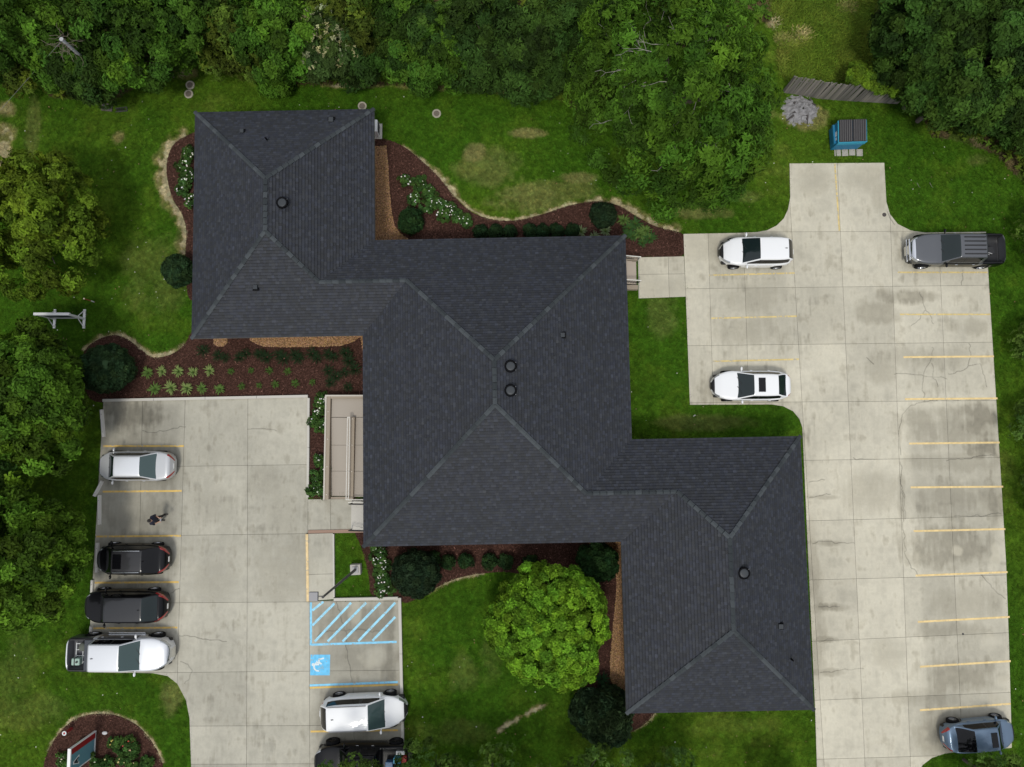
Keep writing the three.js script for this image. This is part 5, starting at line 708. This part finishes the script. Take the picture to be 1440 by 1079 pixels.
{ // white timber sign frame
  const [xb, zb] = W2(119, 448.5), [xa, za] = W2(77.5, 450), s = thing('sign_frame', 'white timber sign frame on braced feet standing on the lawn', 'sign', (xa + xb) / 2, 0, (za + zb) / 2), w = (xb - xa) / 2, wp = std(rgb(.85, .85, .84), .6);
  for (const q of [-w, w]) { mesh('post', box(.12, 1.75, .12, q, .9, 0), wp, s); mesh('foot', box(.14, .09, 1.2, q, .05, 0), wp, s); mesh('brace', [rod([q, .06, .55], [q, .75, .03], .035, .035, 4), rod([q, .06, -.55], [q, .75, -.03], .035, .035, 4)], wp, s); }
  mesh('top_beam', box(2 * w + .3, .14, .16, 0, 1.76, 0), wp, s); mesh('bottom_beam', box(2 * w - .1, .1, .09, 0, .5, 0), wp, s); mesh('sign_board', box(2 * w - .12, 1.1, .04, 0, 1.12, 0), std(rgb(.03, .035, .05), .5), s);
}
{ const [x, z] = W2(133, 425.5), t = thing('marker_stake', 'thin red marker stake in the lawn near the white sign frame', 'stake', x, 0, z); mesh('shaft', rod([0, 0, 0], [0, 1.1, 0], .035, .035, 8), std(rgb(.3, .06, .03), .6), t); mesh('white_band', rod([0, .1, 0], [0, .45, 0], .038, .038, 8), white, t); mesh('cap', cyl(.05, .03, 0, 1.1, 0, 8), std(rgb(.6, .5, .4), .6), t); }
{ // the sign in the round bed
  const [x, z0] = W2(134.5, 1029), z1 = z0 + 1.35, s = thing('monument_sign', 'red and steel blue upright sign board in the round bed', 'sign', x, 0, (z0 + z1) / 2), red = std(rgb(.26, .012, .015), .5), sb = std(rgb(.11, .25, .3), .5), wp = std(rgb(.75, .75, .74), .6);
  mesh('board', box(.1, 2.2, 1.0, 0, 1.25, .16), sb, s); mesh('red_band', box(.13, 2.25, .32, 0, 1.25, -.5), red, s); mesh('post', box(.12, 2.5, .06, 0, 1.25, -.69), wp, s); mesh('post', box(.12, 2.5, .06, 0, 1.25, .69), wp, s); mesh('cap', box(.17, .09, 1.45, 0, 2.52, 0), wp, s); mesh('base_rail', box(.13, .1, 1.4, 0, .12, 0), wp, s);
  const font = await new FontLoader().loadAsync('fonts/droid/droid_sans_bold.typeface.json'), tx = (size, depth) => { const g = new TextGeometry('A', { font, size, depth, curveSegments: 3 }); g.computeBoundingBox(); g.center(); g.rotateY(Math.PI / 2); return g; };
  const a = mesh('letter_outline', tx(.55, .02), wp, s); a.position.set(.06, 1.95, .2); const b = mesh('letter', tx(.4, .02), darkTrim, s); b.position.set(.066, 1.95, .2);
}
{ const [x, z] = W2(101, 1025), t = thing('marker_post', 'short red marker post with white ring beside the sign', 'post', x, 0, z); mesh('body', cyl(.09, .72, 0, 0, 0, 14), std(rgb(.3, .03, .03), .6), t); const r = new THREE.TorusGeometry(.1, .035, 8, 18); r.rotateX(Math.PI / 2); r.translate(0, .73, 0); mesh('ring', r, white, t);
  const [a, b] = W2(148, 1031); tag(mesh('landscape_stone', (() => { const g = new THREE.IcosahedronGeometry(.13, 1); g.scale(1.3, .5, .8); g.translate(a, .07, b); return g; })(), std(rgb(.55, .55, .55), .9)), 'small pale stone in the mulch by the sign', 'stone'); }
// concrete wheel stops
[[144, 577, 147, 615, 'straight wheel stop in the empty bay by the kerb'], [145, 677, 134, 698, 'skewed wheel stop beside the silver sedan'], [141, 697, 141, 738, 'straight wheel stop in the bay with the person'], [138.5, 764, 137.5, 805, 'wheel stop under the nose of the black crossover'], [131.5, 816, 130, 850, 'wheel stop under the large black vehicle'], [129.5, 881, 129, 917, 'wheel stop beside the silver pickup']].forEach(([a, b, c, d, lab]) => {
  const p = W2(a, b), q = W2(c, d), L = Math.hypot(q[0] - p[0], q[1] - p[1]), t = thing('wheel_stop', lab, 'wheel stop', (p[0] + q[0]) / 2, .06, (p[1] + q[1]) / 2, Math.atan2(-(q[1] - p[1]), q[0] - p[0]));
  const sh = new THREE.Shape([[-.09, 0], [.09, 0], [.06, .13], [-.06, .13]].map(v => new THREE.Vector2(...v))), g = new THREE.ExtrudeGeometry(sh, { depth: L, bevelEnabled: true, bevelSize: .008, bevelThickness: .008, bevelSegments: 1 }); g.translate(0, 0, -L / 2); g.rotateY(Math.PI / 2); mesh('stop_block', g, std(rgb(.64, .62, .57), .95), t); for (const s of [-.32, .32]) mesh('anchor_pin', cyl(.018, .012, s * L, .13, 0, 8), darkTrim, t);
});
// covers in the lawn
for (const [px, py, lab] of [[267.5, 120.5, 'round utility cover nearer the wood, touching another'], [265.5, 133, 'round utility cover with pale rim below another cover'], [614, 160.5, 'round utility cover alone in the back lawn'], [509.5, 150, 'round utility cover peeking past the roof edge']]) { const [x, z] = W2(px, py), t = thing('utility_cover', lab, 'cover', x, 0, z); mesh('rim', new THREE.LatheGeometry([[.19, .0], [.19, .07], [.28, .07], [.29, 0]].map(p => new THREE.Vector2(...p)), 22), std(rgb(.38, .35, .28), .95), t); mesh('lid', cyl(.188, .06, 0, 0, 0, 20), std(rgb(.16, .13, .11), .9), t); }
{ const [x, z] = W2(151, 152), t = thing('meter_box', 'dark rectangular ground box lid at the lawn edge', 'ground box', x, 0, z, -.1); mesh('frame', [box(.7, .08, .08, 0, .04, -.2), box(.7, .08, .08, 0, .04, .2), box(.08, .08, .34, -.31, .04, 0), box(.08, .08, .34, .31, .04, 0)], std(rgb(.1, .085, .08), .9), t); mesh('lid', rbox(.55, .07, .33, .02, 0, .03, 0), std(rgb(.045, .045, .055), .8), t);
  const [a, b] = W2(171, 155), u = thing('ground_vault', 'open dark vault lid beside the ground box', 'ground box', a, 0, b, .12); mesh('frame', [box(.75, .06, .05, 0, .03, -.12), box(.75, .06, .05, 0, .03, .12), box(.05, .06, .2, .35, .03, 0)], std(rgb(.05, .05, .05), .9), u); mesh('lid', box(.55, .03, .18, -.05, .02, 0), darkTrim, u); }
{ const [x, z] = G(528.5, 178, .8), t = thing('air_conditioner', 'white air conditioning cabinet at the back corner of the wing', 'air conditioner', x - .1, 0, z); mesh('cabinet', rbox(.42, .85, .78, .03, 0, .48, 0), std(rgb(.72, .72, .72), .5), t); mesh('grille', [...Array(5)].map((_, k) => box(.02, .03, .66, .215, .25 + k * .11, 0)), darkTrim, t); mesh('pad', box(.62, .06, 1, .05, .03, 0), kerbMat, t); }
{ // leaning utility pole with its wire, dead vine round the head
  const [x, z] = W2(160, 121), t = thing('utility_pole', 'pale grey metal utility pole rising from the shrubs', 'pole', x, 0, z), H = 5.3; mesh('shaft', rod([0, 0, 0], [0, H, 0], .11, .09, 12), std(rgb(.42, .43, .45), .5), t); mesh('cap', cyl(.12, .05, 0, H, 0, 12), std(rgb(.35, .35, .36), .5), t);
  mesh('guy_wire', rod([0, H - .05, 0], [-7.5, .3, 2.4], .009, .009, 5), std(rgb(.2, .2, .2), .6), t);
  const vine = []; for (let k = 0; k < 26; k++) { let p = [rr(-.5, .2), H - rr(.2, 1.1), rr(-.6, .2)], a = rnd() * 6.28; for (let j = 0; j < 4; j++) { const q = [p[0] + Math.cos(a) * rr(.15, .3), p[1] + rr(-.12, .14), p[2] + Math.sin(a) * rr(.15, .3)]; vine.push(rod(p, q, .014, .01, 3)); p = q; a += rr(-.9, .9); } } mesh('dead_vine', vine, std(rgb(.16, .13, .1), .95), t); }
// litter: a few pale leaves and pebbles on turf, twig on the grass
for (const [px, py] of [[1290, 300], [1308, 300]]) { const [x, z] = W2(px - 1, py - 42), t = tag(mesh('fallen_twig', [rod([x, .05, z], [x + .12, .07, z + .28], .014, .008, 4), rod([x + .12, .07, z + .28], [x + .2, .06, z + .3], .01, .005, 4)], deadM), 'pale fallen twig on the lawn past the dumpster', 'twig', 'fallen twigs'); }

// ---------------------------------------------------------------- the person
function blob(bones, centre, size, res, k = .035) {
  const mc = new MarchingCubes(res, new THREE.MeshStandardMaterial(), false, false, 120000); mc.isolation = 0; const hs = res / 2, f = mc.field;
  const pre = bones.map(([a, b, ra, rb, sx = 1]) => ({ a, d: [b[0] - a[0], b[1] - a[1], b[2] - a[2]], ra, rb, l: (b[0] - a[0]) ** 2 + (b[1] - a[1]) ** 2 + (b[2] - a[2]) ** 2 + 1e-9, sx }));
  for (let zi = 0; zi < res; zi++) for (let yi = 0; yi < res; yi++) for (let xi = 0; xi < res; xi++) {
    const x = centre[0] + (xi - hs) / hs * size, y = centre[1] + (yi - hs) / hs * size, z = centre[2] + (zi - hs) / hs * size; let d = 1e3;
    for (const p of pre) { const px = (x - p.a[0]), py = y - p.a[1], pz = (z - p.a[2]); const t = clamp((px * p.d[0] + py * p.d[1] + pz * p.d[2]) / p.l); const e = Math.hypot((px - p.d[0] * t) * p.sx, py - p.d[1] * t, pz - p.d[2] * t) - lerp(p.ra, p.rb, t); const h = clamp(.5 + .5 * (d - e) / k); d = lerp(d, e, h) - k * h * (1 - h); }
    f[xi + yi * res + zi * res * res] = -d;
  }
  mc.update(); const n = mc.count, g = new THREE.BufferGeometry(), pa = new Float32Array(n * 3); for (let i = 0; i < n; i++) for (let c = 0; c < 3; c++) pa[i * 3 + c] = mc.positionArray[i * 3 + c] * size + centre[c];
  g.setAttribute('position', new THREE.BufferAttribute(pa, 3)); g.setAttribute('normal', new THREE.BufferAttribute(mc.normalArray.slice(0, n * 3), 3)); return g;
}
{
  const [x, z] = W2(230.5, 728.5), p = thing('person', 'person in dark navy shirt and dark trousers holding a controller', 'person', x, .06, z, -.05);
  const hip = s => [-.02, .93, s * .09], knee = s => [s > 0 ? .06 : .1, .5, s * (s > 0 ? .12 : .13)], ankle = s => [s > 0 ? -.06 : .1, .09, s * (s > 0 ? .15 : .2)], sh = s => [-.02, 1.42, s * .18], el = s => [.02, 1.13, s * .27], wr = s => [.25, 1.08, s * .12];
  const leg = g => [-1, 1].flatMap(s => [[hip(s), knee(s), .085 + g, .058 + g], [knee(s), ankle(s), .056 + g, .042 + g]]), torso = g => [[[-.01, .95, 0], [0, 1.15, 0], .13 + g, .125 + g], [[0, 1.15, 0], [-.01, 1.38, 0], .13 + g, .13 + g], [sh(-1), sh(1), .075 + g, .075 + g], [[0, 1.2, -.07], [0, 1.36, -.12], .1 + g, .09 + g], [[0, 1.2, .07], [0, 1.36, .12], .1 + g, .09 + g]];
  const arms = (g, t = 1) => [-1, 1].flatMap(s => [[sh(s), el(s), .056 + g, .044 + g], ...(t ? [[el(s), wr(s), .042 + g, .03 + g]] : [])]);
  const skin = std(rgb(.42, .25, .17), .6), navy = std(rgb(.012, .014, .03), .85), dark = std(rgb(.022, .018, .017), .9), hairM = std(rgb(.012, .009, .008), .7);
  const body = blob([...leg(0), ...torso(-.01), ...arms(0), [[-.01, 1.42, 0], [.01, 1.56, 0], .055, .05]], [0, .85, 0], .95, 96);
  const head = blob([[[-.02, 1.67, 0], [.02, 1.63, 0], .095, .085], [[.03, 1.6, 0], [.045, 1.56, 0], .06, .045], [[.1, 1.635, 0], [.115, 1.605, 0], .012, .017], [[0, 1.63, -.085], [0, 1.6, -.085], .02, .014], [[0, 1.63, .085], [0, 1.6, .085], .02, .014], [[0, 1.5, 0], [0, 1.58, 0], .052, .05], [[.085, 1.575, -.02], [.085, 1.575, .02], .012, .012]], [0, 1.62, 0], .2, 64, .02);
  const hand = s => { const w = wr(s), L = [[[w[0], w[1], w[2]], [w[0] + .075, w[1] + .005, w[2] - s * .01], .026, .03]]; for (let q = 0; q < 4; q++) { const oz = (q - 1.5) * .02, a = [w[0] + .085, w[1] + .01, w[2] + oz], l = [.034, .04, .037, .028][q], b = [a[0] + l, a[1] - .008, a[2] - s * .012], c = [b[0] - s * 0 + l * .4, b[1] - .028, b[2] - s * .02]; L.push([a, b, .0095, .009], [b, c, .009, .008]); } L.push([[w[0] + .03, w[1] + .02, w[2] - s * .022], [w[0] + .075, w[1] + .035, w[2] - s * .045], .012, .01], [[w[0] + .075, w[1] + .035, w[2] - s * .045], [w[0] + .1, w[1] + .03, w[2] - s * .05], .01, .008]); return blob(L, [w[0] + .07, w[1], w[2]], .12, 60, .008); };
  mesh('body', [body, head, hand(-1), hand(1)], skin, p);
  mesh('shirt', blob([...torso(.022), ...arms(.022, 0)], [0, 1.2, 0], .5, 72), navy, p); mesh('trousers', blob([...leg(.018), [[-.015, .92, -.06], [-.015, .92, .06], .13, .13], [[0, .98, -.04], [0, .98, .04], .135, .135]], [0, .5, 0], .62, 72), dark, p);
  mesh('hair', blob([[[-.04, 1.685, 0], [.0, 1.7, 0], .1, .09], [[-.06, 1.64, -.03], [-.06, 1.64, .03], .075, .075]], [-.02, 1.68, 0], .19, 44, .03), hairM, p);
  for (const s of [-1, 1]) { const a = ankle(s); mesh('shoe', blob([[[a[0] - .05, .05, a[2]], [a[0] + .14, .04, a[2] + s * .01], .048, .042]], [a[0] + .04, .05, a[2]], .2, 32), std(rgb(.05, .045, .04), .8), p); mesh('eye', (() => { const g = new THREE.SphereGeometry(.011, 8, 6); g.translate(.098, 1.645, s * .032); return g; })(), darkTrim, p); }
  const ct = thing('drone_controller', 'small grey remote controller in the hands of the person', 'controller', x + .37, 1.14, z + .02, -.05); mesh('case', rbox(.1, .04, .19, .015, 0, .02, 0), std(rgb(.35, .35, .36), .5), ct); mesh('stick', [cyl(.008, .03, 0, .04, -.05, 6), cyl(.008, .03, 0, .04, .05, 6)], darkTrim, ct); mesh('screen', box(.012, .1, .17, .05, .08, 0, 0, 0, -.5), std(rgb(.02, .02, .025), .15), ct);
}
renderer.render(scene, camera);
